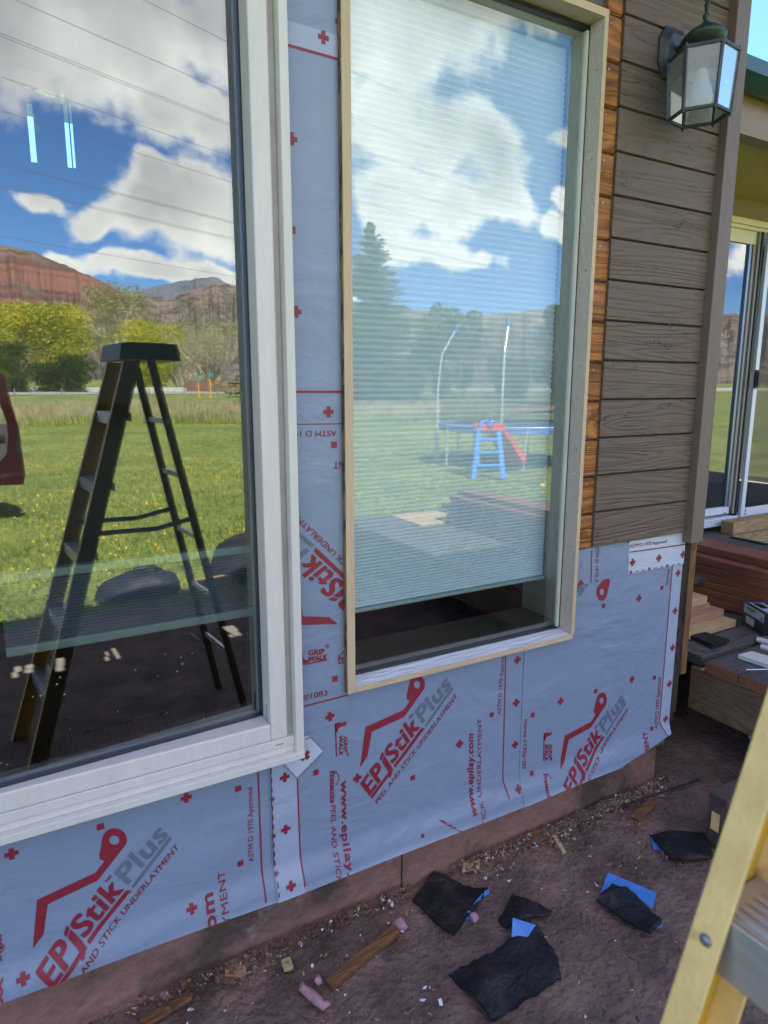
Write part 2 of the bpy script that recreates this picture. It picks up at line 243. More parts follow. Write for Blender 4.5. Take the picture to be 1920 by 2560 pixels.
MT = dict(
 cream=mat('window_vinyl', (.62, .585, .54), .42, var=.05, vscale=14, bump=.05, bscale=180, col2=(.50, .46, .41), c2scale=2.2, c2lo=.52, c2hi=.85, stretch=(3, 3, .5)),
 creamdirt=mat('dirty_vinyl', (.46, .42, .38), .5, var=.12, vscale=20, col2=(.3, .27, .24), c2scale=6, c2lo=.5, c2hi=.8),
 dark=mat('dark_gasket', (.02, .022, .03), .4), spacer=mat('metal_spacer', (.22, .27, .36), .3, metal=.6), black=mat('black', (.01, .01, .011), .5),
 red=mat('printed_red_ink', (.23, .016, .032), .5, var=.12, vscale=60), greyink=mat('printed_grey_ink', (.125, .145, .20), .5, var=.06, vscale=30),
 seam=mat('seam_shadow_edge', (.05, .05, .06), .8),
 siding=wood('painted_siding', (.112, .078, .056), (.142, .100, .073), 'X', 1.0, .62, .6, 1.0, pitch=.1284, z0=1.098, crack=.7, bands=20, dist=.006),
 trim=mat('painted_trim', (.150, .110, .085), .6, var=.08, vscale=10, bump=.35, bscale=260, stretch=(1, 1, .35)),
 trimdark=mat('dark_painted_groove', (.04, .03, .026), .8),
 stripped=wood('stripped_cedar', (.52, .20, .035), (.11, .038, .012), 'X', 1.0, .6, .8, 1.0, pitch=.1284, z0=1.098, crack=3, bands=18),
 buckface=wood('raw_pine', (.60, .46, .30), (.47, .34, .21), 'Z', 1.4, .75, .3, .7), buckfacex=wood('raw_pine_across', (.60, .46, .30), (.47, .34, .21), 'X', 1.4, .75, .3, .7),
 osb=mat('osb_edge', (.24, .15, .07), .9, var=.3, vscale=30, bump=.9, bscale=70, col2=(.06, .04, .02), c2scale=22, c2lo=.45, c2hi=.56, stretch=(2, 2, .7)),
 jamb=mat('taupe_textured_paint', (.50, .42, .35), .65, var=.05, bump=.9, bscale=85, bdist=.006), sill=mat('white_weathered_paint', (.62, .64, .68), .6, var=.1, vscale=18, bump=.9, bscale=40, stretch=(.3, 1.6, 1), bdist=.008),
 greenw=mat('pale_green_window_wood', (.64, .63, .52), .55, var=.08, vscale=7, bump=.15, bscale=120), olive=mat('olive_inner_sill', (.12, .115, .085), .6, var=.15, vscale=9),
 found=None, ground=None,
 shade=mat('cellular_shade_fabric', (.80, .93, 1.0), .8, var=.02), shade2=mat('folded_shade_fabric', (.20, .25, .33), .85), rail=mat('shade_rail', (.42, .56, .58), .35),
 floor=wood('dark_walnut_floor', (.050, .024, .013), (.017, .008, .005), 'X', 1.0, .85, .1, 1.0), wall_in=mat('interior_wall', (.16, .15, .13), .9), wall_red=mat('red_interior_wall', (.14, .05, .035), .9),
 heater=mat('baseboard_metal', (.10, .10, .105), .4, metal=.4), register=mat('floor_register', (.010, .009, .009), .5, metal=.4),
 bronze=mat('weathered_bronze', (.035, .038, .04), .5, metal=.35, var=.3, vscale=30, col2=(.06, .085, .075), c2scale=12), verdigris=mat('verdigris_cap', (.035, .055, .045), .5, metal=.35, var=.35, vscale=25),
 lampglass=glass('bevelled_lamp_glass', .05, (.90, .94, .92)), frosted=mat('frosted_bulb_sleeve', (.75, .76, .74), .5),
 stucco=mat('ochre_stucco', (.52, .43, .17), .95, bump=1, bscale=75, bdist=.02, var=.1, vscale=40), fascia=mat('brown_fascia', (.25, .185, .145), .65, var=.12, vscale=8, bump=.3, bscale=90, stretch=(.3, 1, 1)),
 greenmetal=mat('green_metal_roof', (.012, .06, .045), .35, metal=.2, coat=.3), alu=mat('white_aluminium', (.62, .66, .72), .35, metal=.1), almond=mat('almond_door_frame', (.78, .70, .48), .5, var=.04), tan=mat('tan_jamb', (.26, .24, .20), .55),
 curtain=mat('pale_vertical_blind', (.72, .76, .80), .7), deckgrey=wood('weathered_deck', (.115, .105, .10), (.05, .045, .043), 'X', 1.2, .8, .5, .8, crack=2), deckend=mat('cut_cedar_end', (.20, .072, .036), .8, var=.25, vscale=30, bump=.3, bscale=120, stretch=(1, 1, 4)),
 joist=wood('pressure_treated_joist', (.21, .135, .075), (.10, .06, .035), 'Y', 1.2, .75, .3, 1.1), darkwood=wood('dark_rotten_wood', (.07, .05, .036), (.018, .013, .01), 'Z', 1.0, .9, 1.0, 1, crack=4), orangewood=wood('orange_plank_edge', (.27, .13, .05), (.10, .045, .02), 'Z', 1.2, .8, .6, 1, crack=2),
 cedar=wood('new_red_decking', (.29, .105, .06), (.13, .045, .028), 'Y', 1.0, .55, .25, .9), pine=wood('fresh_pine', (.56, .40, .22), (.40, .25, .12), 'X', 1.3, .7, .25, .8), pinepink=wood('pinkish_fir', (.43, .25, .15), (.30, .155, .09), 'X', 1.3, .7, .25, .8), post=wood('four_by_four', (.45, .31, .15), (.24, .15, .07), 'X', 1.5, .7, .3, 1),
 osbtop=mat('strand_board', (.46, .34, .17), .8, var=.35, vscale=26, bump=.5, bscale=60, col2=(.24, .16, .07), c2scale=28), greenedge=mat('green_painted_edge', (.01, .07, .055), .5), whitewood=mat('white_trim_board', (.58, .58, .54), .6, var=.05, vscale=10),
 bluecard=mat('blue_carton', (.03, .11, .45), .45), blackcard=mat('black_carton', (.012, .012, .016), .4), silvercard=mat('pale_carton_label', (.38, .42, .55), .45),
 tar=mat('black_asphalt_membrane', (.007, .007, .009), .55, spec=.35, bump=.5, bscale=90, col2=(.040, .030, .027), c2scale=11, c2lo=.46, c2hi=.72), blueside=mat('blue_release_film', (.06, .20, .56), .35, var=.06, vscale=12, bump=.15, bscale=20),
 stick=wood('brown_painted_stick', (.24, .11, .045), (.11, .05, .025), 'X', 1, .5, .4, 1), chip=mat('wood_chips', (.34, .25, .15), .85, var=.5, vscale=9), white_c=mat('white_flakes', (.62, .62, .66), .7, var=.1, vscale=30), pink=mat('pink_insulation', (.45, .24, .27), .95, var=.2, vscale=40, bump=.8, bscale=120),
 yellow=mat('yellow_fibreglass', (.74, .50, .20), .5, var=.16, vscale=14, bump=.15, bscale=160, col2=(.34, .20, .09), c2scale=13, c2lo=.58, c2hi=.70), yellowdeep=mat('yellow_fibreglass_inside', (.62, .36, .03), .4, var=.08, vscale=7, bump=.1, bscale=200),
 stairbrown=mat('dark_brown_stair_paint', (.075, .050, .040), .6, var=.2, vscale=12, bump=.3, bscale=60), ladder_shaded=mat('ladder_shade_brown', (.11, .075, .028), .5, var=.15, vscale=8), aluminium=mat('ladder_aluminium', (.50, .50, .56), .36, metal=.75, bump=.1, bscale=100, stretch=(1, .1, 1)), navycap=mat('navy_plastic_cap', (.018, .03, .075), .4), rivet=mat('rivet', (.22, .25, .29), .35, metal=.7),
 truck=mat('dark_red_car_paint', (.030, .002, .003), .3, metal=.2, coat=1), trim_grey=mat('grey_door_panel', (.05, .05, .055), .6), tyre=mat('tyre', (.015, .015, .016), .85), chrome=mat('chrome', (.6, .6, .62), .15, metal=1),
 tpad=mat('blue_trampoline_pad', (.05, .12, .38), .5, bump=.3, bscale=30), tpole=mat('galvanised_pole', (.62, .66, .7), .35, metal=.5), slidered=mat('red_plastic', (.60, .035, .04), .4), slideblue=mat('blue_plastic', (.02, .22, .75), .4),
 road=mat('asphalt_road', (.30, .28, .26), .9, var=.08, vscale=.5), rail_w=mat('pale_guard_rail', (.42, .41, .38), .7), sheathing=mat('grey_sheathing', (.12, .11, .1), .9),
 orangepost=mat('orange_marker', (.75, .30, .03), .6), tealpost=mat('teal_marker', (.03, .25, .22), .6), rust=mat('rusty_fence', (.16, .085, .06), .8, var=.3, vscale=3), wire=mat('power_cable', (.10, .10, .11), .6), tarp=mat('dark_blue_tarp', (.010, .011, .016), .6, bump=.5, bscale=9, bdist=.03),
 bark=mat('grey_bark', (.20, .18, .15), .95, var=.3, vscale=4), twig=mat('pale_twigs', (.42, .37, .28), .95, var=.25, vscale=1), willow=None)
def leafmat(name, col, col2, sc=.35):
    m = mat(name, col, .7, col2=col2, c2scale=sc, c2lo=.4, c2hi=.6, var=.35, vscale=1.7); b = m.node_tree.nodes['Principled BSDF']
    T = m.node_tree; o = [n for n in T.nodes if n.type == 'OUTPUT_MATERIAL'][0]; tl = nd(T, 'ShaderNodeBsdfTranslucent'); mx = nd(T, 'ShaderNodeMixShader'); mx.inputs[0].default_value = .35
    s = b.inputs['Base Color'].links[0].from_socket; T.links.new(s, tl.inputs[0]); T.links.new(b.outputs[0], mx.inputs[1]); T.links.new(tl.outputs[0], mx.inputs[2]); T.links.new(mx.outputs[0], o.inputs[0]); return m
MT['willow'] = leafmat('willow_leaves', (.62, .58, .07), (.38, .40, .05)); MT['darkleaf'] = leafmat('dark_evergreen', (.10, .14, .035), (.045, .075, .02)); MT['cotton'] = leafmat('pale_budding_leaves', (.50, .47, .22), (.32, .30, .15))
MT['spruce'] = leafmat('spruce_needles', (.13, .18, .12), (.07, .11, .065)); MT['birch'] = leafmat('light_green_leaves', (.12, .17, .04), (.07, .10, .03))
def nodes_of(m): T = m.node_tree; return T, T.nodes['Principled BSDF']
# wrinkled self-adhesive sheet
def sheetmat(name, col, sheen=.38):
    m = mat(name, col, sheen, spec=.5, var=.045, vscale=1.6); T, b = nodes_of(m); K = T.links
    tcn = nd(T, 'ShaderNodeTexCoord')
    a = nd(T, 'ShaderNodeTexNoise'); a.inputs['Scale'].default_value = 5; a.inputs['Detail'].default_value = 3; a.inputs['Distortion'].default_value = .8; mp = nd(T, 'ShaderNodeMapping'); mp.inputs['Scale'].default_value = (.8, 1, 1.3); K.new(tcn.outputs['Object'], mp.inputs[0]); K.new(mp.outputs[0], a.inputs[0])
    wv = nd(T, 'ShaderNodeTexNoise'); wv.inputs['Scale'].default_value = 550; wv.inputs['Detail'].default_value = 1; K.new(tcn.outputs['Object'], wv.inputs[0])
    h = mth(T, 'ADD', a.outputs[0], mth(T, 'MULTIPLY', wv.outputs[0], .012))
    cr = nd(T, 'ShaderNodeTexNoise'); cr.inputs['Scale'].default_value = 3.2; cr.inputs['Detail'].default_value = 4; cr.inputs['Distortion'].default_value = 1.4; K.new(mp.outputs[0], cr.inputs[0])
    rg = mth(T, 'POWER', mth(T, 'SUBTRACT', 1.0, mth(T, 'MULTIPLY', mth(T, 'ABSOLUTE', mth(T, 'SUBTRACT', cr.outputs[0], .5)), 2.0)), 40.0)
    h = mth(T, 'ADD', h, mth(T, 'MULTIPLY', rg, .035))
    sp = nd(T, 'ShaderNodeSeparateXYZ'); K.new(tcn.outputs['Object'], sp.inputs[0])       # horizontal rumples in the right hand sheet
    dx = mth(T, 'DIVIDE', mth(T, 'SUBTRACT', sp.outputs[0], 1.90), .10); mk = mth(T, 'POWER', 2.718, mth(T, 'MULTIPLY', mth(T, 'MULTIPLY', dx, dx), -1.0))
    dz = mth(T, 'DIVIDE', mth(T, 'SUBTRACT', sp.outputs[2], .70), .23); mk = mth(T, 'MULTIPLY', mk, mth(T, 'POWER', 2.718, mth(T, 'MULTIPLY', mth(T, 'MULTIPLY', dz, dz), -1.0)))
    mp5 = nd(T, 'ShaderNodeMapping'); mp5.inputs['Scale'].default_value = (5, 1, 26); mp5.inputs['Rotation'].default_value = (0, .25, 0); K.new(tcn.outputs['Object'], mp5.inputs[0]); rn = nd(T, 'ShaderNodeTexNoise'); rn.inputs['Scale'].default_value = 1; rn.inputs['Detail'].default_value = 2; K.new(mp5.outputs[0], rn.inputs[0])
    h = mth(T, 'ADD', h, mth(T, 'MULTIPLY', mth(T, 'MULTIPLY', rn.outputs[0], mk), .7))
    bb = nd(T, 'ShaderNodeBump'); bb.inputs['Strength'].default_value = .55; bb.inputs['Distance'].default_value = .02; K.new(h, bb.inputs['Height']); K.new(bb.outputs[0], b.inputs['Normal'])
    return m
MT['sheet'] = sheetmat('blue_grey_membrane', (.205, .258, .355)); MT['band'] = sheetmat('membrane_selvage_band', (.31, .365, .47)); MT['sheet_w'] = sheetmat('pale_membrane_selvage', (.46, .51, .60))
m = mat('painted_foundation', (.26, .138, .108), .8, var=.2, vscale=9, col2=(.075, .05, .04), c2scale=4.5, c2lo=.46, c2hi=.62, bump=.8, bscale=30, bdist=.015); MT['found'] = m
T, b = nodes_of(m); K = T.links                 # pale scuffs where the paint is gone
tcn = nd(T, 'ShaderNodeTexCoord'); n = nd(T, 'ShaderNodeTexNoise'); n.inputs['Scale'].default_value = 3.3; n.inputs['Detail'].default_value = 10; n.inputs['Roughness'].default_value = .75; K.new(tcn.outputs['Object'], n.inputs[0])
r = nd(T, 'ShaderNodeMapRange'); K.new(n.outputs[0], r.inputs[0]); r.inputs[1].default_value = .60; r.inputs[2].default_value = .72
src = b.inputs['Base Color'].links[0].from_socket; x = nd(T, 'ShaderNodeMix', data_type='RGBA'); K.new(mth(T, 'MULTIPLY', r.outputs[0], .75), x.inputs['Factor']); K.new(src, x.inputs['A']); x.inputs['B'].default_value = (.40, .33, .31, 1); K.new(x.outputs['Result'], b.inputs['Base Color'])
MT['ground'] = mat('red_brown_soil', (.205, .124, .098), .95, var=.25, vscale=7, col2=(.115, .070, .057), c2scale=5, c2lo=.42, c2hi=.62, bump=1, bscale=45, bdet=9, bdist=.02)
MT['lawn'] = mat('lawn_ground', (.22, .24, .055), .95, var=.45, vscale=2.2, col2=(.12, .165, .035), c2scale=.35, c2lo=.42, c2hi=.6, bump=1, bscale=16, bdist=.05)
MT['blade'] = leafmat('grass_blades', (.34, .37, .085), (.20, .27, .05), .5); MT['dry'] = leafmat('dry_grass', (.58, .48, .33), (.34, .31, .15), .6); MT['dandelion'] = mat('dandelion_yellow', (.85, .50, .02), .8)
# ================================================================= GROUND
def gz(x, y):
    z = 0.0
    if y < -38: z = min(1.0, (-38-y)/32*.95)
    if y < -105: z += (-105-y)*.012
    return z
xs = [-900, -400, -200, -100, -50, -25, -10, -4] + [i*.5 for i in range(-4, 25)] + [16, 25, 50, 100, 200, 400, 900, 1800]
ys = [60, 20, 6, 2.6] + [-i*.5 for i in range(-4, 25)] + [-15, -20, -28, -38, -48, -58, -70, -86, -105, -160, -260, -450, -900, -1400]
bm = MB()
gv = {}
for j, y in enumerate(ys):
    for i, x in enumerate(xs): gv[i, j] = len(bm.v); bm.v.append((x, y, gz(x, y)-.012))
for j in range(len(ys)-1):
    for i in range(len(xs)-1): bm.f.append((gv[i, j], gv[i+1, j], gv[i+1, j+1], gv[i, j+1])); bm.m.append(0)
tag(bm.build('ground', MT['lawn']), kind='structure')
# bare trodden soil along the wall, a fine uneven sheet
def soil(x0, x1, y0, y1, st):
    b = MB(); nx = int((x1-x0)/st); nyy = int((y1-y0)/st)
    for j in range(nyy+1):
        for i in range(nx+1):
            x = x0+i*st; y = y0+j*st
            z = mn.fractal(Vector((x*5, y*5, 0)), .8, 2, 6)*.009+mn.noise(Vector((x*1.7, y*1.7, 4)))*.008+.004*max(0, mn.noise(Vector((x*22, y*22, 2))))
            z += .018*max(0, 1-abs(y+.02-.0)/.20)*(.7+.5*mn.noise(Vector((x*3, 7, 0))))      # debris banked against the footing
            z += .03*max(0, (x-1.2))*max(0, 1+y/1.2) * .4
            e = min(1, min(x-x0, x1-x, y-y0)/.15+0.0)
            b.v.append((x, y, z*max(e, 0)-.004*(1-max(e, 0))))
    for j in range(nyy):
        for i in range(nx): a = j*(nx+1)+i; b.f.append((a, a+1, a+nx+2, a+nx+1)); b.m.append(0)
    return b
tag(soil(-1.2, 4.6, -3.45, 1.2, .019).build('soil', MT['ground'], smooth=True), kind='structure')
# ================================================================= PRINTING ON THE SHEET
ZB = .200
def fy(x, z):                                    # the sheet kicks out over the footing at its lower edge
    y = 0.0
    t = (ZB+.115-z)/.10
    if t > 0: t = min(t, 1.2); y -= .026*(t*t*(3-2*min(t, 1)))
    y -= .0035*max(0, 1-abs(z-.235)/.05)*math.sin(x*9+2)
    return y
class Print:
    def __init__(s): s.b = bmesh.new()
    def add(s, verts2, faces, m, lift=.0012):
        vs = [s.b.verts.new((x, -lift, z)) for x, z in verts2]
        for f in faces:
            try: s.b.faces.new([vs[i] for i in f]).material_index = m
            except ValueError: pass
    def poly(s, pts, m=1, lift=.0012):
        from mathutils.geometry import tessellate_polygon
        loops = pts if isinstance(pts[0][0], (list, tuple, Vector)) else [pts]
        fl = [p for l in loops for p in l]; tri = tessellate_polygon([[Vector((p[0], p[1], 0)) for p in l] for l in loops])
        s.add([(p[0], p[1]) for p in fl], tri, m, lift)
_tc = {}
def glyphs(body, weight):
    k = (body, weight)
    if k in _tc: return _tc[k]
    c = bpy.data.curves.new('t', 'FONT'); c.body = body; c.size = 1; c.resolution_u = 3; c.space_character = 1.0+weight*1.6; c.fill_mode = 'FRONT'
    o = bpy.data.objects.new('t', c); S.collection.objects.link(o); dg = bpy.context.evaluated_depsgraph_get(); me = bpy.data.meshes.new_from_object(o.evaluated_get(dg))
    v = [(p.co.x, p.co.y) for p in me.vertices]; f = [tuple(p.vertices) for p in me.polygons]
    bpy.data.objects.remove(o); bpy.data.curves.remove(c); bpy.data.meshes.remove(me)
    x0 = min(p[0] for p in v); x1 = max(p[0] for p in v); _tc[k] = ([((p[0]-x0)/(x1-x0), p[1]/.73) for p in v], f); return _tc[k]
def xz(p): q = W(p[0], p[1]); return (q.x, q.z)
def text(P, body, a, b, c, m=1, weight=.009, metric=False, T=None):
    """baseline a->b, cap height a->c, given as photo pixels on the wall (or wall metres)"""
    A, B, Cc = ((a, b, c) if metric else (xz(a), xz(b), xz(c)))
    v, f = glyphs(body, weight); ux = Vector((B[0]-A[0], B[1]-A[1])).normalized(); hh_ = Vector((Cc[0]-A[0], Cc[1]-A[1])).length; uz = Vector((Cc[0]-A[0], Cc[1]-A[1])).normalized()
    for i, (ox, oz) in enumerate(((-1, -.6), (1, .6), (-1, .6), (1, -.6)) if weight > .02 else ((-1, 0), (1, 0))):
        d_ = (ux*ox+uz*oz)*hh_*weight*1.35; out = []
        for (s_, t_) in v:
            p = (A[0]+(B[0]-A[0])*s_+(Cc[0]-A[0])*t_+d_.x, A[1]+(B[1]-A[1])*s_+(Cc[1]-A[1])*t_+d_.y); out.append(T(p) if T else p)
        P.add(out, f, m, .0014+.00012*i)
def plus(P, px, rot=0, s=.0145, m=1, metric=False):
    c = px if metric else xz(px); t = .19*s/.5
    for k in (0, 1):
        a = rot+k*PI/2; ux, uz = math.cos(a), math.sin(a); hl = s if k == 0 else s
        P.poly([(c[0]+i*ux*hl-j*uz*t, c[1]+i*uz*hl+j*ux*t) for i, j in ((-1,-1),(1,-1),(1,1),(-1,1))], m, .0012+.0001*k)
def square(P, px, s=.0085, m=1, rot=0):
    c = xz(px); P.poly([(c[0]+s*(i*math.cos(rot)-j*math.sin(rot)), c[1]+s*(i*math.sin(rot)+j*math.cos(rot))) for i, j in ((-1,-1),(1,-1),(1,1),(-1,1))], m)
def line(P, a, b, w=.0045, m=1, metric=False):
    A, B = ((a, b) if metric else (xz(a), xz(b))); d = Vector((B[0]-A[0], B[1]-A[1])); n = Vector((-d.y, d.x)).normalized()*w/2
    P.poly([(A[0]-n.x, A[1]-n.y), (B[0]-n.x, B[1]-n.y), (B[0]+n.x, B[1]+n.y), (A[0]+n.x, A[1]+n.y)], m)
def k_(x, y): return (x/3.318, 2000+y/3.318)
def logo(P, T, parts='all'):
    """roof line, ring, wordmark; drawn from the lower left sheet, T moves it in wall metres"""
    q = lambda x, y: T(xz(k_(x, y)))
    arc = [q(948+102*math.cos(a), 325-98*math.sin(a)) for a in [math.radians(d) for d in range(172, -25, -12)]]
    hole = [q(946+42*math.cos(a), 326-38*math.sin(a)) for a in [2*PI*i/20 for i in range(20)]]
    P.poly([[q(272, 1222), q(305, 820), q(792, 594), q(864, 500), q(826, 480), q(822, 445)]+arc+[q(808, 660), q(395, 855), q(360, 1105)], hole])
    tt = lambda body, a, b, c, m=1, wt=.03: text(P, body, k_(*a), k_(*b), k_(*c), m, wt, T=T)
    tt('EP', (432, 1475), (618, 1240), (290, 1365), wt=.035); tt('j', (640, 1238), (668, 1150), (505, 1115), wt=.04); tt('Stik', (704, 1128), (1018, 738), (566, 1015), wt=.032)
    tt('Plus', (1060, 690), (1392, 285), (940, 585), 2, .03); tt('TM', (885, 683), (927, 632), (864, 664))
    tt('PEEL AND STICK UNDERLAYMENT', (541, 1547), (1484, 385), (504, 1517), wt=.018)
    P.poly([q(440, 1487), q(466, 1505), q(718, 1190), q(694, 1170)]); P.poly([q(716, 1150), q(742, 1166), q(1090, 740), q(1042, 742)]); P.poly([q(1086, 708), q(1110, 722), q(1424, 312), q(1404, 292)], 2)
def boot(P, T):
    """walking-boot mark beside the words"""
    pts = [(0, 0), (.030, 0), (.030, .007), (.021, .010), (.016, .020), (.017, .034), (.009, .038), (.004, .036), (.005, .022), (0, .012)]
    P.poly([T(p) for p in pts])
def shift(fr, to):
    a = xz(fr); b = xz(to); return lambda p: (p[0]+b[0]-a[0], p[1]+b[1]-a[1])
def ccw(fr, to):
    a = xz(fr); b = xz(to); return lambda p: (b[0]-(p[1]-a[1]), b[1]+(p[0]-a[0]))
def sheet(name, outline, P, parent, lift, label=None, m0='sheet', pale=(), cut=None):
    """a membrane sheet: subdivided base + pale bands + printing, all one mesh cut to its convex outline"""
    b = P.b
    for (band) in pale: P.poly(band, 3, .0006)
    n = len(outline); cx = sum(p[0] for p in outline)/n; cz = sum(p[1] for p in outline)/n
    x0 = min(p[0] for p in outline); x1 = max(p[0] for p in outline); z0 = min(p[1] for p in outline); z1 = max(p[1] for p in outline)
    P.add([(x0, z0), (x1, z0), (x1, z1), (x0, z1)], [(0, 1, 2, 3)], 0, 0)
    for i in range(n):
        p, q = outline[i], outline[(i+1) % n]; d = Vector((q[0]-p[0], 0, q[1]-p[1])); no = Vector((d.z, 0, -d.x))
        if no.dot(Vector((cx-p[0], 0, cz-p[1]))) > 0: no = -no
        bmesh.ops.bisect_plane(b, geom=b.verts[:]+b.edges[:]+b.faces[:], plane_co=(p[0], 0, p[1]), plane_no=no, clear_outer=True)
    if z0 < .32:
        for k in range(12):
            bmesh.ops.bisect_plane(b, geom=b.verts[:]+b.edges[:]+b.faces[:], plane_co=(0, 0, .31-k*.0115), plane_no=(0, 0, 1))
        for k in range(24):
            xx = -.9+k*.14
            if x0 < xx < x1: bmesh.ops.bisect_plane(b, geom=b.verts[:]+b.edges[:]+b.faces[:], plane_co=(xx, 0, 0), plane_no=(1, 0, 0))
        for v in b.verts: v.co.y += fy(v.co.x, v.co.z)
    if cut:
        for co, no in (((cut[0], 0, 0), (1, 0, 0)), ((0, 0, cut[1]), (0, 0, 1))): bmesh.ops.bisect_plane(b, geom=b.verts[:]+b.edges[:]+b.faces[:], plane_co=co, plane_no=no)
        bmesh.ops.delete(b, geom=[f for f in b.faces if f.calc_center_median().x < cut[0] and f.calc_center_median().z > cut[1]], context='FACES')
    for f in b.faces:
        f.normal_update()
        if f.normal.y > 0: f.normal_flip()
        f.smooth = True
    # turned back edge gives the sheet its thickness
    for v in b.verts: v.co.y -= lift
    e = [x for x in b.edges if len(x.link_faces) == 1 and x.link_faces[0].material_index == 0]
    for x in e: x.smooth = False
    r = bmesh.ops.extrude_edge_only(b, edges=e)
    for v in [g for g in r['geom'] if isinstance(g, bmesh.types.BMVert)]: v.co.y += .0018
    me = bpy.data.meshes.new(name); b.to_mesh(me); b.free()
    for t in (m0, 'red', 'greyink', 'band'): me.materials.append(MT[t])
    o = bpy.data.objects.new(name, me); S.collection.objects.link(o); o.parent = parent; o.matrix_parent_inverse = Matrix.Translation(-Vector(parent.location))
    return tag(o, label)
# pixel converters for the enlargements used while measuring
def c3(x, y): return (x/1.728, 1600+y/1.728)
def q_(x, y): return (650+x/2.765, 1250+y/2.765)
def r_(x, y): return (1150+x/2.765, 1300+y/2.765)
def s4(x, y): return (650+x/2.456, 950+y/2.456)
def e5(x, y): return (640+x/2.074, 850+y/2.074)
def d4(x, y): return (640+x/2.074, y/2.074)
# ================================================================= HOUSE
house = empty('house', (0, .3, 0), 'brown timber house with its lower wall stripped to blue grey membrane', 'house')
HOLE = (946, 326)
xs1 = xz(c3(1160, 540))[0]; xs2 = xz(r_(430, 1000))[0]
ZT = 1.115
def dashes(P, a, b, n, star=5):
    A = xz(a); B = xz(b)
    for i in range(n):
        t = i/n; c = (A[0]+(B[0]-A[0])*t, A[1]+(B[1]-A[1])*t); d = Vector((B[0]-A[0], B[1]-A[1])).normalized()
        if i % star == 0:
            for k in range(3): a_ = k*PI/3; l = .009; line(P, (c[0]-math.cos(a_)*l, c[1]-math.sin(a_)*l), (c[0]+math.cos(a_)*l, c[1]+math.sin(a_)*l), .003, metric=True)
        else: line(P, (c[0]-d.x*.008, c[1]-d.y*.008), (c[0]+d.x*.008, c[1]+d.y*.008), .0035, metric=True)
# lower left sheet
P = Print(); I = lambda p: p
logo(P, I)
for p in ((95, 440), (190, 1427), (1580, 872)): plus(P, k_(*p), PI/2*.0)
plus(P, c3(803, 678)); square(P, k_(831, 214)); square(P, c3(1027, 639)); square(P, c3(1037, 961)); square(P, k_(917, 1328))
text(P, 'ASTM D 1970 Approved', c3(1094, 950), c3(1088, 632), c3(1070, 957)); text(P, 'www.epilay.com', (xz(c3(925, 1205))[0], -.22), (xz(c3(915, 1082))[0], xz(c3(915, 1082))[1]), (xz(c3(925, 1205))[0]-.034, -.22), metric=True, weight=.04)
text(P, 'PEEL AND STICK UNDERLAYMENT', (xz(c3(975, 1170))[0], -.36), xz(c3(970, 988)), (xz(c3(975, 1170))[0]-.021, -.36), metric=True)
text(P, 'WALK', k_(-60, 1110), k_(-60, 1330), k_(18, 1110), weight=.05); text(P, '®', k_(2, 1180), k_(2, 1240), k_(40, 1180)); text(P, 'www.epilay', k_(-10, 1440), k_(15, 2600), k_(40, 1425), weight=.04)
line(P, c3(1111, 525), c3(1133, 1105))
sheet('underlayment', [(-.75, ZB+.034), (xs1+.012, ZB+.004), (xs1+.004, .74), (-.75, .74)], P, house, .003, 'widest lower sheet of blue grey membrane under the big left window')
# lower middle sheet
P = Print()
logo(P, shift(k_(*HOLE), q_(1077, 1270)))
dashes(P, c3(1166, 520), c3(1190, 1110), 15, 4)
for p in (c3(1226, 588), c3(1230, 812), c3(1240, 1033), q_(665, 1915), q_(1371, 1680), r_(388, 962), r_(380, 1258), r_(372, 1547), r_(378, 1838)): plus(P, p)
for p in (c3(1361, 567), q_(1048, 1913), q_(1592, 1478)): square(P, p)
line(P, c3(1280, 578), c3(1297, 1035)); line(P, r_(308, 920), r_(287, 1780)); line(P, r_(287, 1780), r_(305, 1895))
text(P, 'ASTM D 1970 Approved', r_(272, 1338), r_(300, 900), r_(246, 1338))
text(P, 'www.epilay.com', (xz(q_(1462, 2150))), (xz(q_(1466, 1610))), xz(q_(1420, 2150)), metric=True, weight=.035)
text(P, 'PEEL AND STICK UNDERLAYMENT', (xz(q_(1518, 2330))[0], xz(q_(1518, 2330))[1]-.12), (xz(q_(1524, 1500))), (xz(q_(1490, 2330))[0], xz(q_(1518, 2330))[1]-.12), metric=True)
text(P, 'www.epilay.com', c3(1468, 605), c3(1480, 1115), c3(1500, 600), weight=.035); text(P, 'PEEL AND STICK UNDERLAYMENT', c3(1424, 708), c3(1440, 1330), c3(1447, 706)); text(P, 'Protecrite', c3(1424, 562), c3(1424, 698), c3(1444, 562), weight=.05)
line(P, c3(1424, 560), c3(1424, 700), .003); line(P, c3(1446, 560), c3(1462, 590), .003); line(P, c3(1462, 590), c3(1448, 622), .003)
text(P, 'GRIP', q_(572, 1630), q_(572, 1736), q_(598, 1630), weight=.04); text(P, 'WALK', q_(540, 1622), q_(540, 1758), q_(566, 1622), weight=.05); text(P, '®', q_(590, 1738), q_(590, 1765), q_(608, 1738))
gb = xz(q_(512, 1535)); boot(P, lambda p: (gb[0]+p[1], gb[1]-p[0]*1.0)); line(P, q_(514, 1536), q_(522, 1765), .004)
text(P, 'Protecrite', (xz(e5(1215, 2600))), xz((1095, 2040)), (xz(e5(1215, 2600))[0]-.02, xz(e5(1215, 2600))[1]+.004), metric=True, weight=.04)
square(P, (1045, 2077), .006)
wb = [xz(c3(1163, 500)), xz(c3(1282, 500)), xz(c3(1297, 1060)), xz(c3(1186, 1100))]
sheet('underlayment', [(xs1, ZB+.004), (xs2+.01, ZB), (xs2+.01, .80), (xs1-.004, .80)], P, house, .006, 'middle lower sheet carrying the whole red logo between the two windows', pale=[wb])
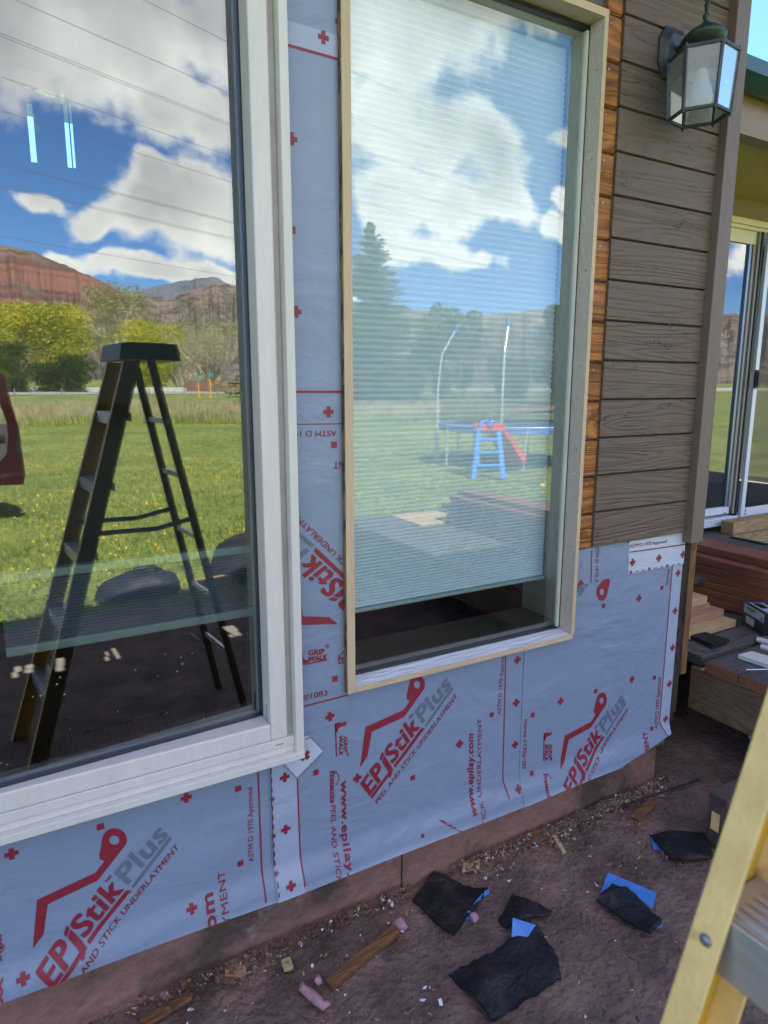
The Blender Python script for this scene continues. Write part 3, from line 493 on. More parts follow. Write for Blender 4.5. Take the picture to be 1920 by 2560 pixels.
# lower right sheet
P = Print()
logo(P, shift(k_(*HOLE), r_(965, 1242)))
fl = xz(r_(968, 492)); h0 = xz(k_(946, 326)); lg = Print()
T2 = lambda p: (fl[0]-(p[0]-h0[0]), fl[1]-(p[1]-h0[1])*1.0)
q = lambda x, y: T2(xz(k_(x, y)))
arc = [q(948+102*math.cos(a), 325-98*math.sin(a)) for a in [math.radians(d) for d in range(172, -25, -12)]]
P.poly([[q(864, 500), q(826, 480), q(822, 445)]+arc+[q(905, 500)], [q(946+42*math.cos(a), 326-38*math.sin(a)) for a in [2*PI*i/20 for i in range(20)]]])
text(P, 'Plus', k_(1060, 690), k_(1392, 285), k_(940, 585), 2, .045, T=T2)
for p in ((1223, 537), (1493, 363), (1472, 623), (1455, 878), (1434, 1127), (1407, 1368), (1175, 1095), (683, 1245)): plus(P, r_(*p))
for p in ((1381, 464), (979, 588), (925, 1176), (1330, 1084), (1310, 1434), (490, 1340), (481, 1740)): square(P, r_(*p))
line(P, r_(1456, 300), r_(1366, 1388)); line(P, r_(1366, 1388), r_(1398, 1475))
text(P, 'ASTM D 1970 Approved', r_(1352, 1434), r_(1376, 1085), r_(1328, 1434)); text(P, 'Intertek', r_(1424, 445), r_(1438, 332), r_(1404, 445))
dashes(P, r_(1545, 210), r_(1447, 1395), 30, 5)
text(P, 'Intertek CCRR#1083', r_(432, 1370), r_(418, 1708), r_(458, 1372))
text(P, 'UNDERLAYMENT', (xz(r_(1282, 1512))[0]-.05, xz(r_(1282, 1512))[1]-.19), xz(r_(1277, 1452)), (xz(r_(1282, 1512))[0]-.075, xz(r_(1282, 1512))[1]-.19), metric=True, weight=.03)
text(P, 'GRIP', r_(600, 1545), r_(600, 1650), r_(624, 1545), weight=.04); text(P, 'WALK', r_(572, 1540), r_(572, 1655), r_(597, 1540), weight=.05); text(P, '®', r_(610, 1632), r_(610, 1655), r_(626, 1632)); gr_ = xz(r_(568, 1466)); boot(P, lambda p: (gr_[0]+p[1], gr_[1]-p[0])); line(P, r_(570, 1467), r_(564, 1655), .004)
text(P, 'Protecrite', r_(553, 1740), r_(548, 1900), r_(578, 1740), weight=.045); line(P, r_(580, 1736), r_(604, 1768), .003)
text(P, '1019', r_(386, 1125), r_(386, 1090), r_(380, 1125))
sheet('underlayment', [(xs2, ZB), (1.95, ZB+.004), (2.262, ZB+.055), (2.262, ZT-.02), (xs2, 1.115-.14*(2.262-xs2)*1.02)], P, house, .0085, 'lower right sheet of membrane, creased down its middle, ending at the wall corner', pale=[[xz(r_(1458, 280)), (2.28, ZT), (2.28, ZB), xz(r_(1396, 1480)), xz(r_(1366, 1388))]], cut=(1.668, .79))
# vertical strip between the windows
P = Print()
tip = k_(272, 1222); TR = ccw(tip, s4(470, 1491))
logo(P, TR)
line(P, s4(200, 72), s4(515, 72), .006); line(P, s4(205, 271), s4(518, 267), .0025, 4 if False else 1); plus(P, s4(411, 195)); square(P, s4(445, 396)); plus(P, s4(420, 2057), .1); square(P, s4(451, 1826)); line(P, s4(250, 1998), s4(530, 1925), .0045)
text(P, 'ASTM D 1970 Approved', s4(460, 307), s4(-110, 315), s4(460, 345)); text(P, 'UNDERLAYMENT', s4(840, 496), s4(440, 498), s4(840, 540))
text(P, 'ICCRR#1083', s4(80, 1985), s4(404, 1928), s4(80, 1948)); text(P, 'GRIP', s4(290, 1683), s4(385, 1672), s4(290, 1650), weight=.045); text(P, 'WALK', s4(283, 1722), s4(398, 1706), s4(290, 1690), weight=.05); text(P, '®', s4(392, 1640), s4(415, 1638), s4(392, 1615)); gq = xz(s4(215, 1742)); boot(P, lambda p: (gq[0]+p[0]*1.2, gq[1]+p[1])); line(P, s4(240, 1742), s4(402, 1710), .004)
text(P, 'Protecrite', s4(472, 1722), s4(640, 1700), s4(472, 1690), weight=.05); line(P, s4(470, 1690), s4(510, 1655), .003); line(P, s4(510, 1655), s4(550, 1680), .003); line(P, s4(470, 1732), s4(560, 1720), .003)
plus(P, d4(177, 726)); square(P, d4(180, 1197)); plus(P, d4(200, 1618)); plus(P, d4(340, 204)); plus(P, d4(430, 125)); line(P, d4(136, 237), d4(432, 320), .006); square(P, d4(135, 33)); line(P, d4(400, -5), d4(440, 6), .005)
sheet('underlayment', [xz(s4(252, 2165)), xz(s4(540, 2072)), (.80, .8), (.80, 3.0), (.60, 3.0), (.60, .7)], P, house, .0095, 'upright strip of membrane between the two windows with upside down print', pale=[[xz(d4(100, 98)), xz(d4(445, 203)), xz(d4(445, 318)), xz(d4(100, 232))]])
# pieces tucked under the siding
P = Print(); line(P, r_(893, 205), r_(888, 430)); text(P, 'ASTM D 1970 Approved', (xz(r_(915, 205))[0], xz(r_(915, 150))[1]), (xz(r_(912, 560))), (xz(r_(940, 205))[0], xz(r_(940, 150))[1]), metric=True); plus(P, r_(815, 436)); text(P, '1019', r_(820, 295), r_(818, 330), r_(828, 295))
sheet('underlayment', [(1.665, xz(r_(818, 447))[1]), xz(r_(1146, 368)), xz(r_(1150, 150)), (1.665, 1.14)], P, house, .0115, 'small square of membrane left of the white piece below the siding')
P = Print(); text(P, 'ASTM D 1970 Approved', r_(1155, 188), r_(1408, 152), r_(1153, 162)); line(P, r_(1152, 217), r_(1540, 163), .005); plus(P, r_(1172, 287)); plus(P, r_(1354, 258)); plus(P, r_(1520, 232)); dashes(P, r_(1160, 356), r_(1530, 290), 9, 3)
sheet('underlayment', [xz(r_(1143, 368)), (2.262, xz(r_(1548, 292))[1]), (2.262, 1.14), xz(r_(1152, 140))], P, house, .013, 'white selvage piece of membrane right below the brown siding', m0='sheet_w')
P = Print(); plus(P, c3(1309, 489), .78, .016); line(P, c3(1215, 512), c3(1240, 490), .003); line(P, c3(1312, 420), c3(1332, 405), .003); line(P, c3(1383, 475), c3(1280, 580), .0025, 1)
sheet('underlayment_patch', [xz(c3(1208, 512)), xz(c3(1278, 585)), xz(c3(1386, 470)), xz(c3(1320, 402)), xz(c3(1260, 430))], P, house, .0145, 'diamond shaped corner patch below the right end of the big window', m0='sheet_w')
# edges of sheets: hairline dark lips
sm = MB(); A, B = xz(c3(1163, 500)), xz(c3(1186, 1095)); sm.box(A[0]-.0006, A[0]+.0006, -.0095, -.007, .30, .72); sm.build('sheet_lip', MT['seam'], house)
# ---- foundation with its right hand corner
b = MB(); nx = 150; nz = 16
for j in range(nz+1):
    for i in range(nx+1):
        x = -1.5+i*(2.235+1.5)/nx; z = -.1+j*.36/nz; b.v.append((x, .022+.004*mn.fractal(Vector((x*6, z*6, 2)), 1, 2, 5), z))
for j in range(nz):
    for i in range(nx): a = j*(nx+1)+i; b.f.append((a, a+1, a+nx+2, a+nx+1)); b.m.append(0)
b.box(-1.5, 2.235, .035, .25, -.1, .26); b.box(.9994, 1.0006, .0175, .03, 0, .24, 1); b.build('foundation', [MT['found'], MT['trimdark']], house)
# ---- sheathed wall round the openings (left .. right window)
b = MB(); wy0, wy1 = .004, .15
b.box(-1.6, -.57, wy0, wy1, .2, 3.3); b.box(-.57, .60, wy0, wy1, .2, .68); b.box(.60, .80, wy0, wy1, .2, 3.3); b.box(.80, 1.69, wy0, wy1, .2, .775); b.box(1.69, 2.26, wy0, wy1, .2, 3.3); b.box(.80, 1.69, wy0, wy1, 2.78, 3.3); b.box(-.57, .60, wy0, wy1, 3.05, 3.3)
b.box(2.10, 2.315, .152, 1.36, -.05, 3.3); b.build('sheathing', MT['sheathing'], house)
# ---- siding boards, each with a bevelled groove
b = MB()
for k in range(17):
    z0 = 1.098+.1284*k+.0015; z1 = z0+.1284-.003; j = .0015
    xl = 1.748+rnd.uniform(-j, j)
    pr = [(-.012, z0), (-.0225, z0+.0028), (-.0225, z1-.0028), (-.012, z1), (.002, z1), (.002, z0)]
    b.prism([(xl, y, z) for y, z in pr], (2.2415-xl, 0, 0))
b.box(1.75, 2.2405, -.009, .003, 1.102, 3.28, 1)
for (x, y) in ((1408-0, 0),): pass
b.build('siding', [MT['siding'], MT['trimdark']], house)
nb = MB()
for k in range(13):
    z = 1.098+.1284*(k+.72)+rnd.uniform(-.01, .01)
    x = 2.15+rnd.uniform(-.015, .015); nb = MB(); nb.tube([(x, -.0222, z), (x, -.0232, z)], .0024, k=8); nb.build('nail_hole', MT['black'], house)
for (px, py, r) in ((1672, 810, .006), (1703, 1003, .004), (1668, 357, .003), (1690, 620, .003), (1540, 1350, .004)):
    p = W(px, py, -.0224); nb = MB(); nb.tube([p, p+Vector((0, -.001, 0))], r, k=7); nb.build('knot_hole', MT['black'], house)
b = MB()
for k in range(14):
    z0 = 1.090+.1284*k+.003; z1 = z0+.1284-.005
    b.prism([(1.684, y, z) for y, z in ((-.007, z0), (-.0135, z0+.005), (-.0135, z1-.005), (-.007, z1), (.002, z1), (.002, z0))], (1.7455-1.684+rnd.uniform(-.001, .001), 0, 0))
b.box(1.70, 1.7425, -.004, .003, 1.1, 2.9, 1); b.build('stripped_siding', [MT['stripped'], MT['trimdark']], house)
for k in range(13): z = 1.09+.1284*k+.105+rnd.uniform(-.004, .004); x = 1.703+rnd.uniform(-.006, .006); b = MB(); b.tube([(x, -.0132, z), (x, -.0150, z)], .0035, k=8); b.build('nail_head', MT['rivet'], house)
b = MB(); b.box(2.2405, 2.312, -.052, .012, 1.064, 3.28, 0); b.box(2.285, 2.312, .013, .10, 1.064, 3.28, 0); b.build('corner_board', MT['trim'], house, bevel=.0025)
b = MB(); b.box(2.2645, 2.303, -.006, .10, .335, 1.072, 0, jit=.002); b.box(2.262, 2.296, .0, .09, .30, .60, 0, jit=.003); b.build('rotten_corner_stud', MT['darkwood'], house)
b = MB(); b.box(2.3045, 2.336, -.012, .09, .50, 1.063, 0, jit=.002); b.build('sheathing_edge', MT['orangewood'], house)
b = MB(); b.box(2.29, 2.33, .10, .15, .28, .62, 0); b.build('corner_blocking', MT['darkwood'], house)
# ---- left window
DL = math.radians(3.0); nL = Vector((math.sin(DL), -math.cos(DL), 0)); gy = lambda x: .02+(x-.2)*math.tan(DL)
win = MB(); y0 = -.032
X0, X1, Z0, Z1 = -.60, .598, .704, 2.98; xi0, xi1, zi0, zi1 = -.545, .5505, .7525, 2.93
win.box(X0, xi0, y0, .07, Z0, Z1); win.box(xi1, X1, y0, .07, Z0, Z1); win.box(xi0, xi1, y0, .07, Z0, zi0); win.box(xi0, xi1, y0, .07, zi1, Z1)
wf = win.build('window', MT['cream'], house, bevel=.004); wf['label'] = 'large cream vinyl window reflecting mountains and sky'
b = MB()
b.box(.5985, .6175, -.016, .05, .70, 3.0, 1)                                  # dirty side channel
b.box(.618, .6405, -.047, .0, .6405, 3.02, 0); b.box(-.66, .618, -.034, .02, .679, .7035, 0); b.box(-.66, .618, -.030, .02, .6575, .6785, 0); b.box(-.66, .6405, -.050, .02, .6365, .657, 0); b.box(.560, .585, -.0345, -.02, .6870, .6905, 2)
b.box(-.66, -.6005, -.03, .05, .66, 3.0, 0)
b.build('nail_flange', [MT['cream'], MT['creamdirt'], MT['dark']], wf, bevel=.0025)
g = MB(); pz = (.735, 2.95); gx0, gx1 = -.56, .566
g.poly([(gx0, gy(gx0), pz[0]), (gx1, gy(gx1), pz[0]), (gx1, gy(gx1), pz[1]), (gx0, gy(gx0), pz[1])])
_m = MT['lampglass']; _T = _m.node_tree; _o = [n for n in _T.nodes if n.type == 'OUTPUT_MATERIAL'][0]; _s = _o.inputs[0].links[0].from_socket; _x = nd(_T, 'ShaderNodeMixShader'); _d = nd(_T, 'ShaderNodeBsdfDiffuse'); _d.inputs[0].default_value = (.42, .45, .43, 1); _x.inputs[0].default_value = .38; _T.links.new(_s, _x.inputs[1]); _T.links.new(_d.outputs[0], _x.inputs[2]); _T.links.new(_x.outputs[0], _o.inputs[0])
MT['glassL'] = glass('window_pane_left', .115, (.86, .90, .88), .00004, gl=(.95, 1, .97), speck=1); MT['glassR'] = glass('window_pane_right', .08, (.93, .98, .98), .00004, gl=(.96, 1, 1))
g.build('pane', MT['glassL'], wf)
MT['glassI'] = glass('inner_window_pane', .0, (.86, .90, .88), .00004, gl=(.95, 1, .97)); g2 = lambda x: gy(x)+.013+(x-.56)*.0011
g = MB(); g.poly([(gx0, g2(gx0), pz[0]), (gx1-.004, g2(gx1), pz[0]), (gx1-.004, g2(gx1), pz[1]), (gx0, g2(gx0), pz[1])]); g.build('inner_pane', MT['glassI'], wf)
b = MB(); t = .007
for a in (0, 1):
    off = .012*a; m_ = a
    x1_ = xi1-.001-.0075*a; z0_ = zi0+.001+.008*a
    b.bar((x1_, gy(x1_)-.006+off, z0_), (x1_, gy(x1_)-.006+off, zi1), .0075, .010, m_, n=(1, 0, 0)); b.bar((xi0+.01, gy(xi0)-.006+off, z0_), (x1_, gy(x1_)-.006+off, z0_), .008, .010, m_)
b.build('glazing_spacer', [MT['dark'], MT['spacer']], wf)
b = MB()
b.poly([(xi1+.0, y0-.0006, zi0), (X1-.001, y0-.0006, Z0+.002), (X1-.001, y0-.0006, Z0+.0032), (xi1, y0-.0006, zi0+.0012)]); b.build('mitre_joint', MT['creamdirt'], wf)
# ---- right window: board box, sill, sash frame, pane
b = MB(); fy0 = -.0275
b.box(.7855, .811, fy0, .045, .782, 2.85, 0); 
wr = b.build('window', [MT['buckface']], house, bevel=.001); wr['label'] = 'tall window boxed in raw boards with pale cellular shade behind it'
b = MB(); b.box(.7840, .7855, fy0+.002, .004, .783, 2.85, 0, jit=.0006); b.build('strand_edge', MT['osb'], wr)
b = MB(); b.box(1.6595, 1.6745, fy0, fy0+.0015, .7975, 2.757, 0); b.build('raw_board_edge', MT['buckface'], wr)
b = MB(); b.box(1.6595, 1.6745, fy0+.0015, .06, .7975, 2.757, 0); b.build('jamb_board', MT['jamb'], wr, bevel=.0008)
for z in (.93, 1.11, 1.45, 1.72, 2.02, 2.35, 2.6): b = MB(); b.tube([(1.6598, -.004, z), (1.6585, -.004, z)], .0032, k=8); b.build('screw_head', MT['rivet'], wr)
b = MB(); b.box(.8115, 1.6680, fy0, fy0+.002, .7815, .7985, 0); b.build('raw_sill_edge', MT['buckfacex'], wr); b = MB(); b.box(.8115, 1.6595, fy0, fy0+.002, 2.735, 2.757, 0); b.build('raw_board_edge', MT['buckfacex'], wr)
b = MB(); b.prism([(.8115, fy0+.002, .7815), (.8115, fy0+.002, .7985), (.8115, .045, .806), (.8115, .045, .7815)], (1.6590-.8115, 0, 0)); b.build('sill_board', MT['sill'], wr)
b = MB(); b.box(.8115, 1.6592, fy0+.0025, .06, 2.7355, 2.757, 0); b.build('head_board', MT['jamb'], wr)
b = MB(); gyr = .040
b.poly([(.812, gyr, .80), (1.656, gyr, .80), (1.656, gyr, 2.735), (.812, gyr, 2.735)]); b.build('pane', MT['glassR'], wr)
b = MB(); b.box(1.6550, 1.6588, .030, .050, .808, 2.734, 0); b.box(.812, 1.6493, .030, .050, .8068, .8125, 0); b.box(.812, 1.65, .030, .05, 2.722, 2.734, 0); b.box(1.6455, 1.6545, .030, .052, .8127, 2.72, 1); b.build('glazing_bead', [MT['dark'], MT['greenw']], wr)
b = MB(); b.box(1.6495, 1.70, .052, .22, .83, 2.80, 0); b.box(.76, .816, .052, .22, .83, 2.80, 0); b.box(.76, 1.70, .052, .22, 2.72, 2.80, 0); b.build('inner_jamb', MT['greenw'], wr)
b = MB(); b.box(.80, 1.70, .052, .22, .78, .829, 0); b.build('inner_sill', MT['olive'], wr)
b = MB(); b.box(1.648, 1.70, .2205, .30, .62, 1.12, 0); b.build('inner_casing', MT['darkwood'], wr)
# ---- room behind the windows
FZ = .62; b = MB(); b.box(-2.2, 2.09, .151, 2.2, FZ-.05, FZ); b.build('wood_floor', MT['floor'], house)
b = MB(); BY = 2.2; zc = 3.12
holes = []
def Wb(px, py): p = W(px, py, BY); return p.x, p.z
A_ = lambda x, y: (x/2.304, y/2.304)
for (xa, xb_, za, zb_) in ((150, 184, 595, 930), (362, 386, 600, 962), (345, 370, 540, 598), (395, 408, 600, 965), (205, 250, 510, 528), (250, 316, 518, 552), (140, 170, 493, 507)):
    p, q = Wb(*A_(xa, za)), Wb(*A_(xb_, za)); zl = W(*A_(xa+(20 if zb_-za > 200 else 0), zb_), BY).z; holes.append((p[0], q[0], zl, p[1]))
vis = len(holes)
elr = math.tan(SUN_EL)/1.0*math.hypot(1, sdx)**0
def E5(x, y): return (x/4.608, 1350+y/4.608)
def H7(x, y): return (250+x/3.858, 1350+y/3.858)
for (a, c) in ((E5(160, 1465), E5(250, 1510)), (E5(135, 1530), E5(210, 1580)), (E5(290, 1445), E5(390, 1470)), (E5(280, 1497), E5(385, 1520)), (E5(640, 1370), E5(745, 1400)), (E5(640, 1415), E5(745, 1440)), (E5(637, 1462), E5(740, 1500)), (E5(1280, 1250), E5(1390, 1360)), (E5(1205, 1290), E5(1262, 1330)), (E5(1200, 1350), E5(1265, 1385)), (H7(880, 895), H7(935, 950)), (H7(930, 935), H7(985, 992)), (H7(1180, 840), H7(1335, 868)), (H7(1228, 868), H7(1370, 915)), (H7(1235, 915), H7(1290, 935))):
    p, q = G(*a, FZ), G(*c, FZ)
    def back(p): s = (BY-p.y); return (p.x-sdx*s, FZ+s*math.tan(SUN_EL)*math.hypot(1, sdx))
    p2, q2 = back(p), back(q); x0, x1 = sorted((p2[0], q2[0])); z0, z1 = sorted((p2[1], q2[1])); holes.append((x0, x1, z0, max(z1, z0+.012)))  # openings invented so the sun throws these patches on the floor
zhi = max(h_[3] for h_ in holes[vis:]); vb = MB(); vb.box(-1.2, 1.6, BY-.33, BY-.32, zhi-.322, zhi+.12); vb.build('hole_baffle', MT['wall_in'], house)  # added plate that keeps the invented sun holes out of the camera's view
zs = sorted({FZ, zc}|{z for h_ in holes for z in h_[2:]}); xs_ = sorted({-2.2, 2.09}|{x for h_ in holes for x in h_[:2]})
for i in range(len(xs_)-1):
    for j in range(len(zs)-1):
        cx, cz = (xs_[i]+xs_[i+1])/2, (zs[j]+zs[j+1])/2
        if any(h_[0] < cx < h_[1] and h_[2] < cz < h_[3] for h_ in holes): continue
        b.poly([(xs_[i], BY, zs[j]), (xs_[i+1], BY, zs[j]), (xs_[i+1], BY, zs[j+1]), (xs_[i], BY, zs[j+1])])
b.build('back_wall', MT['wall_in'], house)
b = MB(); b.box(-2.25, -2.2, .15, 2.25, .3, 3.2); b.box(2.091, 2.10, .15, 2.25, FZ, 3.12, 0); b.box(-2.2, 2.09, .151, 2.25, zc, zc+.04); b.build('inner_wall', MT['wall_in'], house)
b = MB(); b.box(1.1, 2.08, .151, .24, FZ, FZ+.01); b.box(1.72, 2.085, .6, .66, FZ+.01, FZ+.20); b.build('baseboard_heater', MT['heater'], house)
b = MB()
for i in range(26): x = .015+i*.0135; b.box(x, x+.006, .325, .43, FZ+.001, FZ+.009)
b.box(.0, .365, .315, .324, FZ, FZ+.01); b.box(0, .365, .431, .44, FZ, FZ+.01); b.build('floor_register', MT['register'], house)
# ---- roofs and the recessed entry on the right
rf = MB(); rf.prism([(-6, -.50, 3.16), (-6, -.50, 3.23), (-6, 1.5, 3.75), (-6, 3.0, 3.24), (-6, 3.0, 3.18), (-6, 2.3, 3.30), (-6, .1, 3.30)], (8.44, 0, 0)); rf.build('roof', MT['greenmetal'], house)
pr_ = MB(); pr_.prism([(2.30, .50, 3.015), (2.30, .44, 3.06), (2.30, .44, 3.12), (2.30, 5.5, 4.5), (2.30, 5.5, 4.4), (2.30, .60, 3.04)], (9, 0, 0)); pr_.build('porch_roof', MT['greenmetal'], house)
b = MB(); b.box(2.36, 11.4, .57, .65, 2.865, 3.035); b.box(2.36, 11.4, .6501, .70, 2.985, 3.03); b.build('porch_beam', MT['fascia'], house)
b = MB(); b.poly([(2.3, .66, 2.915), (11.4, .66, 2.915), (11.4, 1.40, 2.885), (2.3, 1.40, 2.885)]); b.build('porch_ceiling', MT['stucco'], house)
DY = 1.325
b = MB(); b.box(2.3, 11.4, DY, DY+.1, 2.775, 2.90); b.box(2.31, 2.36, DY, DY+.1, .60, 2.775); b.box(7.4, 11.4, DY, DY+.1, .3, 2.775); b.build('entry_wall', MT['fascia'], house)
def D6(x, y): return (1720+x/6.32, 1150+y/6.32)
xm = W(*D6(760, 500), DY).x
door = MB(); door.box(2.36, 7.4, DY-.02, DY+.08, 2.705, 2.774); door.box(2.36, 7.4, DY-.045, DY-.021, 2.725, 2.762); door.box(2.36, 7.4, DY+.0, DY+.08, 2.62, 2.704); dr = door.build('sliding_door', MT['almond'], house, bevel=.003)
b = MB(); zt0 = W(*D6(250, 1040), DY).z; b.box(2.36, 7.4, DY-.06, DY+.1, zt0-.0, zt0+.035); b.box(2.36, xm, DY-.035, DY+.06, zt0+.037, zt0+.05); b.build('threshold', MT['alu'], dr, bevel=.002)
x1g = W(*D6(600, 500), DY).x; xr1 = W(*D6(690, 500), DY).x; xr2 = W(*D6(800, 500), DY-.03).x; xs3 = W(*D6(905, 500), DY-.04).x; xs0 = W(*D6(850, 500), DY-.04).x
zg0 = W(*D6(260, 785), DY).z; zr0 = W(*D6(250, 900), DY).z
b = MB(); b.box(2.36, xr1-.001, DY, DY+.03, zr0, zg0); b.build('bottom_rail', MT['alu'], dr, bevel=.002)
b = MB(); b.box(x1g, x1g+.03, DY-.002, DY+.03, zg0, 2.62, 1); b.box(x1g+.031, xr1-.012, DY-.010, DY+.03, zg0, 2.62, 0); b.box(xr1-.011, xr1, DY-.004, DY+.03, zr0, 2.62, 2); b.box(xr1+.001, xr2-.015, DY-.02, DY+.03, zr0, 2.704, 0); b.box(xr2-.014, xr2, DY-.03, DY+.02, zr0-.02, 2.704, 2); b.build('jamb', [MT['tan'], MT['spacer'], MT['dark']], dr, bevel=.001)
b = MB(); b.poly([(2.36, DY+.012, zg0), (x1g, DY+.012, zg0), (x1g, DY+.012, 2.62), (2.36, DY+.012, 2.62)]); b.poly([(xs3, DY-.01, zg0), (7.3, DY-.01, zg0), (7.3, DY-.01, 2.68), (xs3, DY-.01, 2.68)]); b.build('pane', MT['glassR'], dr)
b = MB(); zb_ = W(*D6(860, 760), DY-.04).z; b.box(xs0, xs3, DY-.05, DY-.025, zt0+.04, 2.70); b.box(xs3, 7.3, DY-.05, DY-.025, zt0+.04, zb_); b.build('screen_frame', MT['alu'], dr, bevel=.002)
ms = bpy.data.materials.new('insect_screen'); ms.use_nodes = True; T = ms.node_tree; T.nodes.clear(); o_ = nd(T, 'ShaderNodeOutputMaterial'); mx = nd(T, 'ShaderNodeMixShader'); d_ = nd(T, 'ShaderNodeBsdfDiffuse'); d_.inputs[0].default_value = (.05, .05, .05, 1); t_ = nd(T, 'ShaderNodeBsdfTransparent'); mx.inputs[0].default_value = .32; T.links.new(t_.outputs[0], mx.inputs[1]); T.links.new(d_.outputs[0], mx.inputs[2]); T.links.new(mx.outputs[0], o_.inputs[0])
b = MB(); b.poly([(xs3, DY-.036, zb_), (7.3, DY-.036, zb_), (7.3, DY-.036, 2.70), (xs3, DY-.036, 2.70)]); b.build('screen_mesh', ms, dr)
hp = W(1893, 948, DY-.06); b = MB(); b.box(hp.x-.022, hp.x+.022, DY-.065, DY-.05, hp.z-.065, hp.z+.065); b.box(hp.x-.012, hp.x+.012, DY-.075, DY-.065, hp.z-.05, hp.z+.05); b.build('handle', MT['black'], dr, bevel=.003)
for (px, py) in (D6(577, 838), D6(908, 797), D6(903, 850)): p = W(px, py, DY-.052 if px > 1850 else DY-.001); b = MB(); b.tube([p, p+Vector((0, -.003, 0))], .006, k=8); b.build('screw_head', MT['black'], dr)
vb = MB()
for i in range(12): x = 2.42+i*.115; vb.box(x, x+.10, DY+.10+.012*(i % 2), DY+.103+.012*(i % 2), .66, 2.62)
tag(vb.build('vertical_blind', MT['curtain']), 'pale drawn blind hanging inside the fixed pane of the sliding door', 'blind')
b = MB(); b.box(4.2, 7.3, 3.0, 3.05, .6, 2.9); b.box(2.36, 7.4, DY+.12, 3.05, .55, .60); b.box(2.36, 7.4, DY+.12, 3.05, 2.85, 2.9); b.box(2.3, 2.36, DY+.12, 3.05, .55, 2.9); b.box(7.4, 7.45, DY+.12, 3.05, .55, 2.9); b.box(2.36, 4.2, 3.0, 3.05, .6, 2.9); b.build('dining_room_wall', MT['wall_in'], house)
# ================================================================= SHADES
def shade(name, x0, x1, y, z_top, z_bot, p0, p1, m, depth, label, rails, mi=2.0):
    e = empty(name, (x0, y, z_bot), label, 'window shade')
    b = MB(); z = z_bot; prof = [z]; k = 0
    while z < z_top:
        t = min(1, (z-z_bot)/mi); z += (p0+(p1-p0)*t)/2; prof.append(z)
    for i, z in enumerate(prof): d = depth if i % 2 else -depth; b.v += [(x0, y+d/2, z), (x1, y+d/2, z)]
    for i in range(len(prof)-1): a = 2*i; b.f.append((a, a+1, a+3, a+2)); b.m.append(0)
    q = len(b.v)
    for i, z in enumerate(prof): d = -depth if i % 2 else depth; b.v += [(x0, y+.012+d/2, z), (x1, y+.012+d/2, z)]
    for i in range(len(prof)-1): a = q+2*i; b.f.append((a, a+1, a+3, a+2)); b.m.append(0)
    b.build('fabric', m, e)
    for (za, zb2, nm) in rails: r = MB(); r.box(x0-.001, x1+.001, y-.016, y+.018, za, zb2); r.build(nm, MT['rail'], e, bevel=.005, seg=3)
    return e
shade('cellular_shade', .82, 1.647, .115, 2.70, .985, .0095, .018, MT['shade'], .0065, 'pale blue pleated shade lowered almost fully behind the tall right window', [(2.70, 2.735, 'head_rail'), (.971, .984, 'bottom_rail')], .75)
zq0, zq1 = W(645, 1520, .1).z, W(640, 1378, .1).z
shade('cellular_shade', W(12, 1600, .1).x, .57, .1, 1.205, 1.05, .008, .0082, MT['shade2'], .006, 'partly raised dark pleated shade with two pale rails behind the left window', [(1.2055, 1.228, 'top_rail'), (1.025, 1.0495, 'bottom_rail')])
# ================================================================= WALL LANTERN
LX, LY = 1.966, -.142
lt = empty('wall_lantern', (LX, -.023, 2.70), 'hexagonal bronze outdoor lantern on the brown siding', 'wall lamp')
pl = [(-.040, .075), (.040, .075), (.066, .035), (.066, -.035), (.040, -.078), (-.040, -.078), (-.066, -.035), (-.066, .035)]
b = MB(); n8 = len(pl)
b.v += [(LX+x, -.0235, 2.70+z) for x, z in pl]+[(LX+x, -.030, 2.70+z) for x, z in pl]+[(LX+x*.62, -.046, 2.70+z*.68) for x, z in pl]
for r_i in (0, 8):
    for i in range(8): j = (i+1) % 8; b.f.append((r_i+i, r_i+j, r_i+8+j, r_i+8+i)); b.m.append(0)
b.f.append(tuple(range(16, 24))); b.m.append(0); b.build('backplate', MT['bronze'], lt, bevel=.002)
b = MB(); b.tube([(LX+.0, -.044, 2.668), (LX, -.050, 2.668)], .004); b.tube([(LX, -.044, 2.70), (LX, -.065, 2.722), (LX, -.085, 2.728), (LX, -.105, 2.722), (LX, -.12, 2.708)], .0075, k=10); b.build('arm', MT['bronze'], lt, smooth=True)
b = MB(); b.lathe([(.030, -.042), (.052, -.052), (.058, -.058), (.050, -.042), (.030, -.026), (.034, -.020), (.046, -.010), (.060, .004), (.062, .010), (.052, .022), (.030, .036), (.014, .042), (.013, .048), (.006, .052), (.011, .062), (.011, .068), (.006, .076), (.008, .086), (.0085, .098), (.004, .112), (.001, .120)], (LX, LY, 2.695), k=28); b.build('cap', MT['verdigris'], lt, smooth=True)
def hexp(r, z, o=0): return [Vector((LX+r*math.cos(PI/3*i+.12+o), LY+r*math.sin(PI/3*i+.12+o), z)) for i in range(6)]
zt_, zb2 = 2.652, 2.482; rt_, rb_ = .098, .088
Tt, Bb = hexp(rt_, zt_), hexp(rb_, zb2); B2 = hexp(rb_*.94, zb2-.042) if 0 else hexp(.060, zb2-.034)
b = MB(); cap_ = [Vector((LX, LY, 2.668))]
for i in range(6):
    j = (i+1) % 6; b.poly([Tt[i], Tt[j], hexp(.03, 2.666)[j], hexp(.03, 2.666)[i]])
b.poly(hexp(.03, 2.666)); b.build('roof_plate', MT['bronze'], lt)
b = MB()
